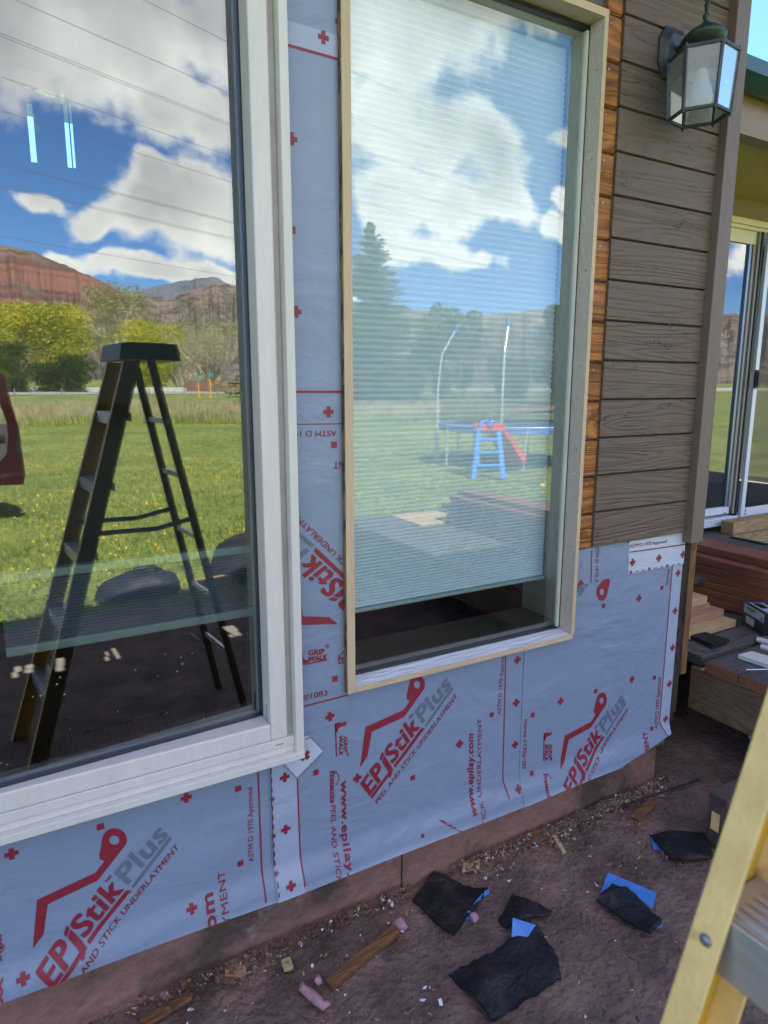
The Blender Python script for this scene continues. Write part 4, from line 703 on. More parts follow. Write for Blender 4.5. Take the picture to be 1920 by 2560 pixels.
for i in range(6):
    j = (i+1) % 6
    b.bar(Tt[i], Tt[j], .009, .010); b.bar(Bb[i], Bb[j], .009, .009); b.bar(Tt[i], Bb[i], .010, .009, n=(math.cos(PI/3*i+.12), math.sin(PI/3*i+.12), 0))
    b.lathe([(.002, -.012), (.005, -.008), (.005, .0), (.002, .006)], Bb[i], k=8); b.lathe([(.003, 0), (.005, .008), (.002, .012)], Tt[i], k=8)
b.build('cage', MT['bronze'], lt, bevel=.001)
for i in range(6):
    j = (i+1) % 6; k = .004; P4 = [Tt[i], Tt[j], Bb[j], Bb[i]]; c = sum(P4, Vector())/4
    g = MB(); g.poly([p.lerp(c, .03) for p in P4]); g.build('glass_pane', MT['lampglass'], lt)
b = MB(); b.lathe([(.012, .0), (.03, .01), (.036, .035), (.028, .065), (.018, .09), (.016, .11), (.012, .115)], (LX, LY, 2.50), k=20); b.build('bulb', MT['frosted'], lt, smooth=True)
b = MB(); b.lathe([(.018, 0), (.018, .04)], (LX, LY, 2.62), k=12); b.build('socket', MT['bronze'], lt)
# ================================================================= DECK, STACKED LUMBER
deck = empty('lower_deck', (2.6, -1, 0), 'unfinished lower deck of weathered boards beside the wall corner', 'deck')
JX = 2.60
b = MB(); b.box(JX, JX+.038, -3.6, .146, .214, .413); b.build('rim_joist', MT['joist'], deck, bevel=.003)
b = MB(); b.box(JX+.002, JX+.05, -2.9, .10, .4135, .4175, 0); b.build('joist_tape', MT['buckfacex'], deck)
y = .069; i = 0
while y > -3.6:
    x0 = JX-.012+rnd.uniform(-.004, .006); b = MB(); b.box(x0+.003, 4.9, y-.150, y, .4225, .466, 0); b.box(x0, x0+.0029, y-.150, y, .4225, .466, 1); b.build('deck_board', [MT['deckgrey'], MT['deckend']], deck, bevel=.006, seg=3); y -= .1565; i += 1
b = MB(); b.box(2.62, 4.9, .108, .262, .42, .468, 0, jit=.002); b.build('deck_board', MT['deckgrey'], deck, bevel=.006)['label'] = 'old dark board against the wall with splintered front edge'
b = MB(); b.box(2.45, 4.9, .270, .44, .41, .458, 0); b.box(2.45, 4.9, .447, .60, .41, .458, 0); b.build('deck_board', MT['deckgrey'], deck, bevel=.004)
for (x, y) in ((2.68, -.2), (2.68, -1.6), (2.68, -3.2), (4.8, -.2), (4.8, -3.2)): b = MB(); b.box(x, x+.09, y, y+.09, -.05, .21); b.build('post', MT['darkwood'], deck)
b = MB(); b.box(2.45, 6.9, 1.1, 1.14, .0, .40); b.box(3.56, 3.60, -1.3, .62, .47, .585); b.build('skirt_board', MT['darkwood'], deck)
ud = empty('upper_deck', (3.6, 0, .6), 'raised upper deck outside the sliding door', 'deck')
for i in range(17):
    b = MB(); y = 1.31-.146*i; b.box(2.40 if y > .70 else 3.60, 7.6, y-.140, y, .59, .63); b.build('deck_board', MT['deckgrey'], ud, bevel=.003)
# stack of red decking: each board its own object
def plank(name, x0, x1, y0, y1, z0, z1, m, label, group, bev=.003, rz=0, cat='board'):
    c = Vector(((x0+x1)/2, (y0+y1)/2, (z0+z1)/2)); b = MB(); b.box(x0-c.x, x1-c.x, y0-c.y, y1-c.y, z0-c.z, z1-c.z); o = b.build(name, m, bevel=bev); o.location = c; o.rotation_euler.z = rz
    return tag(o, label, cat, group)
zz_ = .467; ords = ['lowest', 'second lowest', 'third lowest', 'fourth lowest', 'third from top', 'second from top', 'topmost']
for i in range(7):
    off = .075 if i == 6 else (0 if i == 5 else rnd.uniform(.004, .014)); plank('decking_board', 3.30+off, 3.30+off+.185, -2.9-rnd.uniform(0, .25), 1.08, zz_+.0005, zz_+.0425, MT['cedar'], f'{ords[i]} long red board in the stack beside the upper deck', 'stacked red decking boards'); zz_ += .0437
    for kx in (1,): pass
zz_ = .467
for i in range(6):
    b_ = plank('decking_board', 3.50+.01, 3.595, -2.7, 1.05, zz_+.0005, zz_+.0425, MT['cedar'], 'red board hidden in the back row of the stack', 'back row red decking boards'); zz_ += .0437
Z3 = lambda x, y: (1680+x/4.425, 1450+y/4.425)
specs = [(3.105, .268, .0385, 'pine', 'longest pale pine offcut at the bottom of the stepped pile'), (3.095, .330, .0385, 'pinepink', 'pinkish offcut second from bottom of the stepped pile'), (3.04, .375, .032, 'pinepink', 'short pinkish offcut third up the stepped pile'), (3.01, .37, .040, 'pine', 'short pale pine offcut topping the stepped pile')]
zz_ = .4675
for i, (xe, yf, hh, m_, lb) in enumerate(specs):
    plank('lumber_offcut', 2.35, xe, yf, yf+.14, zz_, zz_+hh-.001, MT[m_], lb, 'stepped lumber offcuts by the corner', .0015, rz=.0); zz_ += hh
# 4x4, strand board, shims
plank('timber_post', 4.385, 6.6, 1.137, 1.232, .6305, .7205, MT['post'], 'square pale timber lying along the sliding door threshold', None, .003)
o = MB(); o.box(4.29, 6.3, .84, 1.085, .634, .645, 0); o.box(4.285, 6.3, .832, .8399, .632, .646, 1); o.box(4.282, 4.2899, .84, 1.085, .632, .646, 1); tag(o.build('strand_board_sheet', [MT['osbtop'], MT['greenedge']]), 'piece of strand board with green painted edge on the upper deck', 'board')
b = MB(); p = G(*Z3(465, 750), .485); pts = [G(*Z3(*p), .480) for p in ((205, 632), (365, 592), (640, 680), (465, 738))]; b.prism(pts, (0, 0, .009)); pts2 = [G(*Z3(*p), .470) for p in ((205, 650), (365, 610), (610, 700), (440, 762))]; b.prism(pts2, (0, 0, .0095))
pc = sum((Vector(p) for p in pts), Vector())/4; b.tube([(pc.x-.005, pc.y+.02, .4885), (pc.x-.005, pc.y+.02, .4893)], .009, 1, k=12); tag(b.build('base_plate', [MT['tar'], MT['black']]), 'flat black plate with a round hole lying at the deck corner', 'plate')
b = MB(); pts = [G(*Z3(*p), .467) for p in ((728, 865), (875, 830), (1300, 960), (1300, 1050))]; b.prism([(p.x, p.y, .4675) for p in [G(*Z3(*q), .4865) for q in ((730, 822), (880, 785), (1300, 905), (1300, 1010))]], (0, 0, .019)); tag(b.build('trim_offcut', MT['whitewood'], bevel=.001), 'widest white trim board lying on the lower deck', 'board', 'white trim offcuts on the lower deck')
for (qa, lb) in ((((932, 655), (945, 628), (1300, 720), (1300, 760)), 'thin white trim strip nearest the carton'), (((972, 735), (990, 705), (1300, 800), (1300, 845)), 'thin white trim strip between the carton and wide white board')):
    b = MB(); b.prism([(p.x, p.y, .4675) for p in [G(*Z3(*q), .478) for q in qa]], (0, 0, .011)); tag(b.build('trim_offcut', MT['whitewood']), lb, 'board', 'white trim offcuts on the lower deck')
b = MB(); p, q = G(*Z3(820, 992), .4875), G(*Z3(1060, 988), .4875); b.tube([p, q], .0022, k=8); tag(b.build('nail', MT['alu']), 'long bright nail across the white trim board', 'nail')
# carton of screws: black with blue cap and pale labels
A0 = G(*Z3(775, 480), .4675); d1 = Vector((3.107-3.183, .137-.282, 0)).normalized(); ln = .175; d2 = Vector((-d1.y, d1.x, 0)); hb = .112
def cb(b, a0, a1, c0, c1, z0, z1, m):
    P = [A0+d1*a+d2*c+Vector((0, 0, z)) for a in (a0, a1) for c in (c0, c1) for z in (z0, z1)]; q = len(b.v); b.v += [tuple(x) for x in P]
    for f in ((0,1,3,2),(4,6,7,5),(0,4,5,1),(2,3,7,6),(0,2,6,4),(1,5,7,3)): b.f.append(tuple(q+i for i in f)); b.m.append(m)
cart = empty('screw_carton', A0, 'black and blue carton with pale label on the deck by the red boards', 'carton')
b = MB(); cb(b, 0, ln, 0, .11, 0, hb, 0); b.build('box', MT['blackcard'], cart, bevel=.001)
b = MB(); cb(b, -.001, .008, -.0015, .111, hb*.60, hb+.001, 0); cb(b, .008, ln, -.001, .0, hb*.56, hb*.60, 0); cb(b, ln-.025, ln-.008, -.0022, -.0012, hb*.66, hb*.76, 0); b.build('blue_trim', MT['bluecard'], cart)
b = MB(); cb(b, .009, ln-.002, -.0012, -.0002, hb*.61, hb*.98, 0); cb(b, .03, .10, -.0012, -.0002, hb*.15, hb*.48, 0); cb(b, .012, ln-.01, .02, .09, hb+.0002, hb+.0012, 0); b.build('label', MT['silvercard'], cart)
b = MB(); cb(b, .03, .11, -.0030, -.0014, hb*.84, hb*.90, 0); cb(b, .03, .09, -.0030, -.0014, hb*.76, hb*.79, 0); cb(b, .02, .10, .03, .07, hb+.0014, hb+.0022, 0); b.build('printed_marks', MT['black'], cart)
# brown stair timber at the right
st = empty('stair_timber', (2.12, -.4, 0), 'brown painted timber end with yellow sticker behind the yellow ladder', 'timber')
b = MB(); b.box(2.10, 2.62, -.372, -.318, -.02, .185); b.build('board', MT['stairbrown'], st, bevel=.003)
b = MB(); b.box(2.12, 2.62, -.44, -.378, -.02, .175); b.build('board', MT['stairbrown'], st, bevel=.003)
b = MB(); b.box(2.098, 2.62, -.385, -.312, .1855, .215); b.build('tread', MT['stairbrown'], st, bevel=.004)
b = MB(); b.box(2.0985, 2.0998, -.362, -.330, .075, .145); b.build('sticker', MT['yellow'], st)
o = MB(); p = G(1885, 1850, .05); o.tube([p+Vector((-.04, -.02, .03)), p+Vector((0, .01, .05)), p+Vector((.05, -.03, .04))], [.02, .035, .02], k=9); tag(o.build('crumpled_rag', MT['white_c'], smooth=True), 'small pale crumpled rag on the soil under the deck edge', 'rag')
# ================================================================= SCRAPS ON THE SOIL
c6 = lambda x, y: (960+x/1.728, 1650+y/1.728)
def scrap(tops, blues, label, t=.010, lift=.012, curl=.012):
    cen = sum((G(*c6(*p), 0) for p in tops), Vector())/len(tops); e = empty('membrane_scrap', cen, label, 'membrane scrap', 'offcuts of black membrane on the soil')
    b = bmesh.new(); vs = [b.verts.new(G(*c6(*p), lift+t)) for p in tops]; f = b.faces.new(vs)
    bmesh.ops.triangulate(b, faces=b.faces[:]); 
    for _ in range(4): bmesh.ops.subdivide_edges(b, edges=[x for x in b.edges if x.calc_length() > .02], cuts=1)
    bmesh.ops.triangulate(b, faces=b.faces[:])
    bd = {v for x in b.edges if len(x.link_faces) == 1 for v in x.verts}
    for v in b.verts:
        n_ = mn.noise(v.co*8+Vector((3, cen.x*5, 0))); v.co.z += .020*n_+.9*curl*max(0, n_)+.004*mn.noise(v.co*30)
        if v in bd: v.co.x += .008*mn.noise(v.co*45); v.co.y += .008*mn.noise(v.co*45+Vector((9, 0, 0))); v.co.z = max(.012, v.co.z-.004)
    ed = [x for x in b.edges if len(x.link_faces) == 1]; r = bmesh.ops.extrude_edge_only(b, edges=ed)
    for v in [g for g in r['geom'] if isinstance(g, bmesh.types.BMVert)]: v.co.z = max(.003, v.co.z-.007)
    me = bpy.data.meshes.new('black_sheet'); b.to_mesh(me); b.free(); me.materials.append(MT['tar']); o = bpy.data.objects.new('black_sheet', me); S.collection.objects.link(o); o.parent = e; o.matrix_parent_inverse = Matrix.Translation(-cen)
    for bl in blues:
        m_ = MB(); m_.prism([G(*c6(*p[:2]), p[2]) for p in bl], (0, 0, .002)); m_.build('blue_film', MT['blueside'], e)
scrap([(118, 1030), (215, 925), (452, 980), (395, 1050), (300, 1180)], [[(452, 980, .016), (455, 1010, .012), (385, 1058, .02), (395, 1045, .026)], [(372, 1085, .018), (378, 1118, .010), (342, 1130, .006), (350, 1095, .018)]], 'leftmost black scrap with blue peeking from its right side', lift=.02)
scrap([(500, 1110), (552, 1005), (730, 1072), (722, 1088), (640, 1110), (535, 1150)], [], 'small three cornered black scrap touching the largest one')
scrap([(275, 1350), (505, 1240), (662, 1145), (735, 1250), (768, 1375), (610, 1460), (470, 1555)], [[(556, 1116, .05), (655, 1147, .025), (620, 1200, .02), (550, 1228, .012)]], 'largest black scrap, lying in front with one blue corner up', lift=.006)
scrap([(915, 1028), (990, 972), (1050, 985), (1200, 1110), (1198, 1140), (1148, 1178)], [[(968, 920, .03), (1178, 1008, .03), (1160, 1078, .024), (1050, 990, .02), (990, 976, .02), (935, 1008, .012)], [(1200, 1135, .010), (1203, 1152, .006), (1155, 1170, .004), (1150, 1160, .01)]], 'rolled black scrap with a broad blue flap behind it', lift=.018)
scrap([(1150, 748), (1235, 740), (1375, 745), (1420, 830), (1415, 858), (1245, 862), (1210, 825)], [[(1148, 742, .012), (1168, 770, .008), (1220, 830, .006), (1165, 822, .004)]], 'farthest black scrap, partly under the stair timber')
c6b = lambda x, y: (400+x/2.765, 2200+y/2.765)
def stickbar(a, b_, wd, th, m, name, label, cat, conv=c6, z=.016):
    p, q = G(*conv(*a), z+.01), G(*conv(*b_), z+.02); o = MB(); o.bar(p, q, th, wd, n=(0, 0, 1)); return tag(o.build(name, m, bevel=.002), label, cat)
stickbar((1165, 725), (1635, 345), .030, .020, MT['stick'], 'wood_trim_stick', 'long brown grooved stick lying left of the black scraps', 'stick', c6b)
stickbar((-130, 1000), (215, 795), .028, .012, MT['stick'], 'wood_trim_stick', 'brown stick leaning along the footing at the lower left', 'stick', c6b)
stickbar((1085, 688), (1160, 618), .035, .022, MT['stick'], 'wood_trim_stick', 'short brown stick near the far end of the footing', 'stick')
stickbar((1025, 632), (1365, 515), .007, .007, MT['darkwood'], 'twig', 'thin dark stick pointing under the deck', 'stick', z=.03)
def chipblock(pts, m, label, conv=c6b, t=.012, name='wood_offcut'):
    o = MB(); o.prism([G(*conv(*p), .030) for p in pts], (0, 0, t)); tag(o.build(name, m, bevel=.001), label, 'wood chip')
chipblock([(452, 590), (605, 592), (590, 690), (447, 688)], MT['pinepink'], 'square pinkish wood offcut against the footing'); chipblock([(838, 575), (900, 552), (922, 620), (858, 640)], MT['pine'], 'small square pale plywood chip'); chipblock([(385, 682), (520, 705), (512, 728), (378, 708)], MT['stick'], 'thin brown sliver beside the square offcut'); chipblock([(340, 890), (415, 875), (412, 905), (338, 920)], MT['pine'], 'pale splintered chip by the footing seam', conv=c6); chipblock([(640, 750), (665, 755), (680, 800), (645, 795)], MT['stick'], 'orange brown chip standing by the sawdust heap', conv=c6, t=.02); chipblock([(720, 755), (735, 750), (785, 835), (772, 840)], MT['pine'], 'long pale shaving curl on the sawdust heap', conv=c6, t=.008)
def tuft(p0, pts, r, label):
    o = MB(); o.tube([G(*c6b(*p), .020+.006*(i % 2)) for i, p in enumerate(pts)], r, k=9); ob = o.build('insulation_tuft', MT['pink'], smooth=True)
    for v in ob.data.vertices: v.co += Vector((mn.noise(v.co*70), mn.noise(v.co*70+Vector((5, 0, 0))), .5*mn.noise(v.co*50)))*.008
    tag(ob, label, 'insulation', 'pink insulation tufts')
tuft(0, [(975, 690), (985, 745), (1040, 790), (1085, 830), (1130, 870), (1165, 850)], [.004, .010, .011, .013, .011, .006], 'longest pink insulation strand lying in front on the soil')
tuft(0, [(1085, 655), (1095, 690), (1108, 720)], [.004, .010, .006], 'short pink tuft next to the brown stick'); tuft(0, [(1610, 320), (1660, 300), (1700, 340)], [.012, .02, .010], 'pink tuft at the far tip of the brown stick')
ck = lambda x, y: (x-400)*2.765
for (a, b_, lb) in (((380, 1100), (400, 1130), 'pink tuft beside the leftmost black scrap'), ((745, 800), (765, 815), 'pink tuft on the sawdust heap'), ((1160, 570), (1215, 590), 'pink tuft far under the corner of the wall')):
    cv = lambda p: ((c6(*p)[0]-400)*2.765, (c6(*p)[1]-2200)*2.765); tuft(0, [cv(a), cv(((a[0]+b_[0])/2, (a[1]+b_[1])/2-4)), cv(b_)], [.008, .016, .006], lb)
# fine litter nobody could count: chips, straw, flakes
keep = [(G(1120, 2262).x, G(1120, 2262).y, .017), (G(1275, 2440).x, G(1275, 2440).y, .03), (G(1310, 2275).x, G(1310, 2275).y, .006), (G(1570, 2290).x, G(1570, 2290).y, .012), (G(1720, 2110).x, G(1720, 2110).y, .02)]
def litter(name, n, regions, m, label, smin, smax, asp, thick=.003, up=.4):
    b = MB()
    for _ in range(n):
        rg = regions[rnd.randrange(len(regions))]; t = rnd.random(); a, c, sp = rg; px = a[0]+(c[0]-a[0])*t; py = a[1]+(c[1]-a[1])*t
        p = G(px, py, 0)+Vector((rnd.gauss(0, sp), rnd.gauss(0, sp), 0))
        if p.y > .005: p.y = .005-rnd.random()*.05
        s_ = rnd.uniform(smin, smax)*rnd.choice((.5, .7, 1)); R = Matrix.Rotation(rnd.uniform(0, 2*PI), 4, 'Z') @ Matrix.Rotation(rnd.gauss(0, up), 4, 'X') @ Matrix.Rotation(rnd.gauss(0, up), 4, 'Y'); w_ = s_/rnd.uniform(*asp)
        if any((p.x-c_[0])**2+(p.y-c_[1])**2 < c_[2] for c_ in keep): continue
        hz = .012+.028*max(0, 1-abs(p.y+.02)/.20)
        k = rnd.choice((3, 4, 4, 5)); pts = [Vector((s_/2*math.cos(2*PI*i/k+.4)*rnd.uniform(.7, 1.2), w_/2*math.sin(2*PI*i/k+.4)*rnd.uniform(.7, 1.2), 0)) for i in range(k)]
        T_ = Matrix.Translation(Vector((p.x, p.y, hz+rnd.random()*.006))) @ R; b.prism([T_ @ q for q in pts], (0, 0, thick))
    return tag(b.build(name, m), label, kind='stuff')
band = [((420, 2500), (960, 2275), .05), ((960, 2275), (1380, 2085), .05), ((1250, 2110), (1500, 2010), .06), ((1350, 2090), (1420, 2060), .05), ((1400, 2050), (1650, 1960), .05)]; wide = [((300, 2540), (1000, 2400), .2), ((1000, 2300), (1500, 2150), .25), ((1100, 2500), (1600, 2450), .3), ((1500, 2050), (1700, 2100), .15)]
litter('sawdust_chips', 1700, band[1:]+band[2:]+band[3:], MT['chip'], 'straw coloured chips and sawdust banked along the footing', .006, .022, (2, 7), .0015)
litter('wood_splinters', 1100, band+wide, MT['stick'], 'brown splinters strewn over the soil', .008, .03, (2, 8), .002)
litter('pale_splinters', 420, wide+band, MT['pine'], 'pale splinters scattered over the soil', .008, .03, (2, 7), .002)
litter('white_flakes', 330, band+band+wide, MT['white_c'], 'white paint flakes scattered along the footing', .006, .022, (1.1, 2), .0015, .5)
litter('soil_crumbs', 2400, band+wide+wide, MT['ground'], 'crumbs of red brown soil', .004, .020, (1, 1.6), .006, .8)
# ================================================================= YELLOW STEPLADDER
lad = empty('stepladder', (.55, -1.5, 0), 'yellow fibreglass stepladder with navy cap standing close to the window', 'ladder')
fr = lambda z: .615-.305*(1.79-z)                # front rail x at height z
rr = lambda z: .725+.20*(1.79-z)
yP = lambda z: -1.364+.055*(1.79-z)/1.79*1.0; yQ = lambda z: -1.665-.085*(1.79-z)/1.79
def frontrail(yf, sg, nm):
    b = MB(); wv = .072; fl_ = .026; t = .004
    for (xo0, xo1, yo0, yo1, mi_) in ((0, t, 0, fl_, 0), (t, wv-t, 0, t, 1), (wv-t, wv, 0, fl_, 0)):
        q = len(b.v)
        for z in (1.765, .0):
            for x, y in ((xo0, yo0), (xo1, yo0), (xo1, yo1), (xo0, yo1)): b.v.append((fr(z)+x, yf(z)+sg*y, z))
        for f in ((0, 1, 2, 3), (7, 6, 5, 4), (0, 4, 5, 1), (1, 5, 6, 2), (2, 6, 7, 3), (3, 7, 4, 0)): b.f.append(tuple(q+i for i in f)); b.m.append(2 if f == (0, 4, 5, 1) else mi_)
    b.build(nm, [MT['yellow'], MT['yellowdeep'], MT['ladder_shaded']], lad, bevel=.0012)  # outer faces are yellow fibreglass with its shade painted in as dark brown
frontrail(lambda z: yP(z), -1, 'front_rail'); frontrail(lambda z: yQ(z), 1, 'front_rail')
for k in range(5):
    z = .30*(k+1)+.045; x = fr(z); b = MB(); b.box(x+.0045, x+.082, yQ(z)+.006, yP(z)-.006, z-.004, z); b.box(x+.0035, x+.0065, yQ(z)+.006, yP(z)-.006, z-.052, z); b.box(x+.079, x+.082, yQ(z)+.006, yP(z)-.006, z-.04, z)
    for j in range(7): xx = x+.012+j*.010; b.box(xx, xx+.006, yQ(z)+.02, yP(z)-.02, z+.0002, z+.0012)
    s_ = b.build('step', MT['aluminium'], lad, bevel=.001)
    for yy, sg in ((yP(z)-.013, 1), (yQ(z)+.013, -1)):
        for zz3 in (z-.022,): r = MB(); p = Vector((fr(zz3), yy, zz3)); r.lathe([(.0001, 0), (.0052, 0), (.005, .0012), (.003, .0022), (.0005, .0026)], (0, 0, 0), k=14); ob = r.build('rivet', MT['rivet'], s_, smooth=True); Mx = Matrix.Translation(p) @ Matrix.Rotation(-PI/2, 4, 'Y'); ob.data.transform(Mx)
b = MB(); b.prism([(x, -1.355, z) for x, z in ((.588, 1.765), (.592, 1.80), (.600, 1.838), (.838, 1.838), (.848, 1.80), (.852, 1.765), (.80, 1.768), (.64, 1.768))], (0, -.33, 0)); b.box(.64, .80, -1.66, -1.38, 1.838, 1.842); b.build('cap', MT['navycap'], lad, bevel=.006)
for yy in (-1.395, -1.645):
    sg = 1 if yy > -1.5 else -1; b = MB(); b.bar((rr(1.77), yy, 1.77), (rr(0), yy+sg*.06, 0), .034, .020, n=(1, 0, 0)); b.build('rear_leg', MT['ladder_shaded'], lad, bevel=.002)  # rear legs wear the same painted-in shade colour
for z in (.35, .65, .95, 1.25, 1.5): b = MB(); b.bar((rr(z), -1.375-.0+.02*0, z), (rr(z), -1.665, z), .022, .014); b.build('rear_brace', MT['aluminium'], lad)
for yy in (-1.36, -1.67): b = MB(); b.bar((fr(1.03)+.03, yy, 1.03), (.70, yy, 1.02), .022, .004); b.bar((.70, yy, 1.02), (rr(1.05), yy, 1.05), .022, .004); b.build('spreader', MT['rivet'], lad)
# ================================================================= PLACE REFLECTED IN THE PANES
def AZ(a, D, z=0): a = math.radians(a); return Vector((D*math.sin(a), 1.65-D*math.cos(a), z))
# road, barrier, fence posts, tall grass
rd = MB()
for i in range(40):
    x0 = -160+i*14; x1 = x0+14; f = lambda x: -.05*x
    for k in range(4): ya, yb = -69-k*3.4, -69-(k+1)*3.4; rd.poly([(x0, ya+f(x0), gz(0, ya)+.05+k*.03), (x1, ya+f(x1), gz(0, ya)+.05+k*.03), (x1, yb+f(x1), gz(0, yb)+.05+(k+1)*.03), (x0, yb+f(x0), gz(0, yb)+.05+(k+1)*.03)])
tag(rd.build('road', MT['road']), kind='structure')
b = MB(); b.prism([(-160, -84+8, 1.0), (-160, -84.3+8, 1.0), (-160, -84.3+8, 1.66), (-160, -84+8, 1.66)], (380, -19, 0))
tag(b.build('guard_rail', MT['rail_w']), 'long pale barrier on the far side of the road', 'barrier')
ln_ = MB(); ln_.prism([(-160, -75.2+8, 1.16), (-160, -75.4+8, 1.16), (-160, -75.4+8, 1.165), (-160, -75.2+8, 1.165)], (380, -19, 0)); tag(ln_.build('road_marking', MT['whitewood']), kind='structure')
for i, x in enumerate(range(-6, 60, 3)):
    b = MB(); p = Vector((x+rnd.uniform(-.3, .3), -50-.05*x, gz(0, -50))); b.tube([p, p+Vector((rnd.uniform(-.05, .05), 0, 1.25))], .05, k=6); tag(b.build('fence_post', MT['bark']), 'weathered field fence post in front of the road', 'fence post', 'field fence posts along the road')
def blades(name, n, fn, m, hmin, hmax, wd, label, lean=.35):
    V = np.empty((n*3, 3), np.float32); 
    for i in range(n):
        x, y, z = fn(); h_ = rnd.uniform(hmin, hmax); a = rnd.uniform(0, 2*PI); l = rnd.uniform(0, lean)*h_; c, s_ = math.cos(a)*wd, math.sin(a)*wd; b_ = rnd.uniform(0, 2*PI)
        V[3*i] = (x-c, y-s_, z); V[3*i+1] = (x+c, y+s_, z); V[3*i+2] = (x+l*math.cos(b_), y+l*math.sin(b_), z+h_)
    me = bpy.data.meshes.new(name); me.vertices.add(n*3); me.vertices.foreach_set('co', V.ravel()); me.loops.add(n*3); me.loops.foreach_set('vertex_index', np.arange(n*3, dtype=np.int32)); me.polygons.add(n); me.polygons.foreach_set('loop_start', np.arange(0, n*3, 3, dtype=np.int32)); me.polygons.foreach_set('loop_total', np.full(n, 3, np.int32)); me.update(calc_edges=True); me.materials.append(m)
    o = bpy.data.objects.new(name, me); S.collection.objects.link(o); return tag(o, label, kind='stuff')
def wedge(a0, a1, d0, d1, pw=1.0):
    def f():
        a = rnd.uniform(a0, a1); d = d0*(d1/d0)**(rnd.random()**pw); p = AZ(a, d)
        return p.x, min(p.y, -3.0), gz(p.x, p.y)-.01
    return f
blades('grass', 90000, wedge(-2, 56, 5.1, 34), MT['blade'], .03, .075, .008, 'mown lawn grass in the yard', .9)
blades('tall_grass', 26000, wedge(-4, 40, 33, 50), MT['dry'], .25, .8, .03, 'tall dry grass between the lawn and the road')
blades('tall_green_grass', 12000, wedge(-4, 40, 31.5, 50), MT['blade'], .2, .65, .03, 'tall green grass between the lawn and the road')
def dand():
    c = rnd.choice(dc); return c[0]+rnd.gauss(0, .45), c[1]+rnd.gauss(0, .45), .06
dc = [(lambda p: (p.x, p.y))(AZ(rnd.uniform(4, 48), rnd.uniform(6, 26))) for _ in range(90)]
blades('dandelions', 1500, dand, MT['dandelion'], .02, .04, .012, 'yellow dandelions in the lawn')
# trees
def leaves(b, cen, rad, n, sz, m=0, hollow=.35):
    for _ in range(n):
        while True:
            v = Vector((rnd.uniform(-1, 1), rnd.uniform(-1, 1), rnd.uniform(-1, 1)))
            if hollow < v.length <= 1: break
        p = Vector((cen[0]+v.x*rad[0], cen[1]+v.y*rad[1], cen[2]+v.z*rad[2])); a = Vector((rnd.gauss(0, 1), rnd.gauss(0, 1), rnd.gauss(0, 1))).normalized()*sz*rnd.uniform(.5, 1.3); c = a.orthogonal().normalized()*sz*rnd.uniform(.4, 1)
        b.poly([p-a, p+c, p+a, p-c], m)
def branch(b, p, d, ln, r, depth, spread, out, up_=.1, k=5):
    q = p; pts = [p]; rs = [r]
    for i in range(3): d = (d+Vector((rnd.gauss(0, .12), rnd.gauss(0, .12), rnd.gauss(0, .08)+up_*.4))).normalized(); q = q+d*ln/3; pts.append(q); rs.append(r*(1-.18*(i+1)))
    b.tube(pts, rs, k=k if depth > 1 else 3, caps=False); out.append(q)
    if depth == 0: return
    for i in range(rnd.choice((3, 3, 4))):
        t = rnd.choice((1, 2, 3)); e = Vector((rnd.gauss(0, spread), rnd.gauss(0, spread), rnd.uniform(-.1, .5))); branch(b, pts[t], (d+e).normalized(), ln*rnd.uniform(.55, .8), rs[t]*.62, depth-1, spread, out, up_, k)
def tree(name, az, D, hh, wd, lm, label, group, n=3500, sz=.22, clumps=14, trunk=.25, low=.25, tips=True, droop=1.0, bark='bark'):
    base = AZ(az, D); base.z = gz(base.x, base.y); e = empty(name, base, label, 'tree', group)
    b = MB(); out = []
    b.tube([base, base+Vector((.1, 0, hh*.3)), base+Vector((-.1, .1, hh*.55))], [trunk, trunk*.75, trunk*.5], k=8); 
    for i in range(5): a = rnd.uniform(0, 2*PI); branch(b, base+Vector((0, 0, hh*rnd.uniform(.15, .5))), Vector((math.cos(a), math.sin(a), .9)).normalized(), hh*.28, trunk*.5, 2, .5, out)
    b.build('trunk', MT[bark], e)
    c = MB()
    for i in range(clumps):
        a = rnd.uniform(0, 2*PI); t = rnd.random(); zz5 = hh*(low+(1-low)*t); env = math.sin(PI*min(1, .18+.82*(1-t)**.8)); r = wd*env*rnd.uniform(.2, .85)
        rc = wd*rnd.uniform(.28, .5); cz = base.z+min(zz5, hh-rc*.8); leaves(c, (base.x+r*math.cos(a), base.y+r*math.sin(a), cz), (rc, rc, rc*.85*droop), n//clumps, sz)
    c.build('crown', lm, e); return e
tree('willow_tree', 6.3, 92, 10.6, 5.2, MT['willow'], 'leftmost yellow green willow beyond the road', 'willows beyond the road', 24000, .11, 60, low=.08)
tree('willow_tree', 10.1, 90, 10.4, 4.6, MT['willow'], 'middle yellow green willow beyond the road', 'willows beyond the road', 24000, .11, 60, low=.08)
tree('willow_tree', 16.4, 96, 9.4, 5.0, MT['willow'], 'yellow green willow right of the budding cottonwood', 'willows beyond the road', 20000, .11, 50, low=.1)
tree('willow_tree', 2.4, 98, 10.8, 5.5, MT['willow'], 'willow at the far left edge of the valley trees', 'willows beyond the road', 5000, .25, 24, low=.08)
tree('evergreen_bush', 6.9, 84, 5.6, 2.6, MT['darkleaf'], 'dark rounded evergreen before the leftmost willow', 'dark evergreens by the road', 9000, .085, 44, low=.02)
tree('evergreen_bush', 10.9, 84, 4.4, 2.4, MT['darkleaf'], 'low dark evergreen before the middle willow', 'dark evergreens by the road', 8000, .085, 40, low=.02)
tree('evergreen_bush', 9.2, 86, 3.4, 2.2, MT['darkleaf'], 'smallest dark evergreen between the two willows', 'dark evergreens by the road', 6000, .085, 36, low=.02)
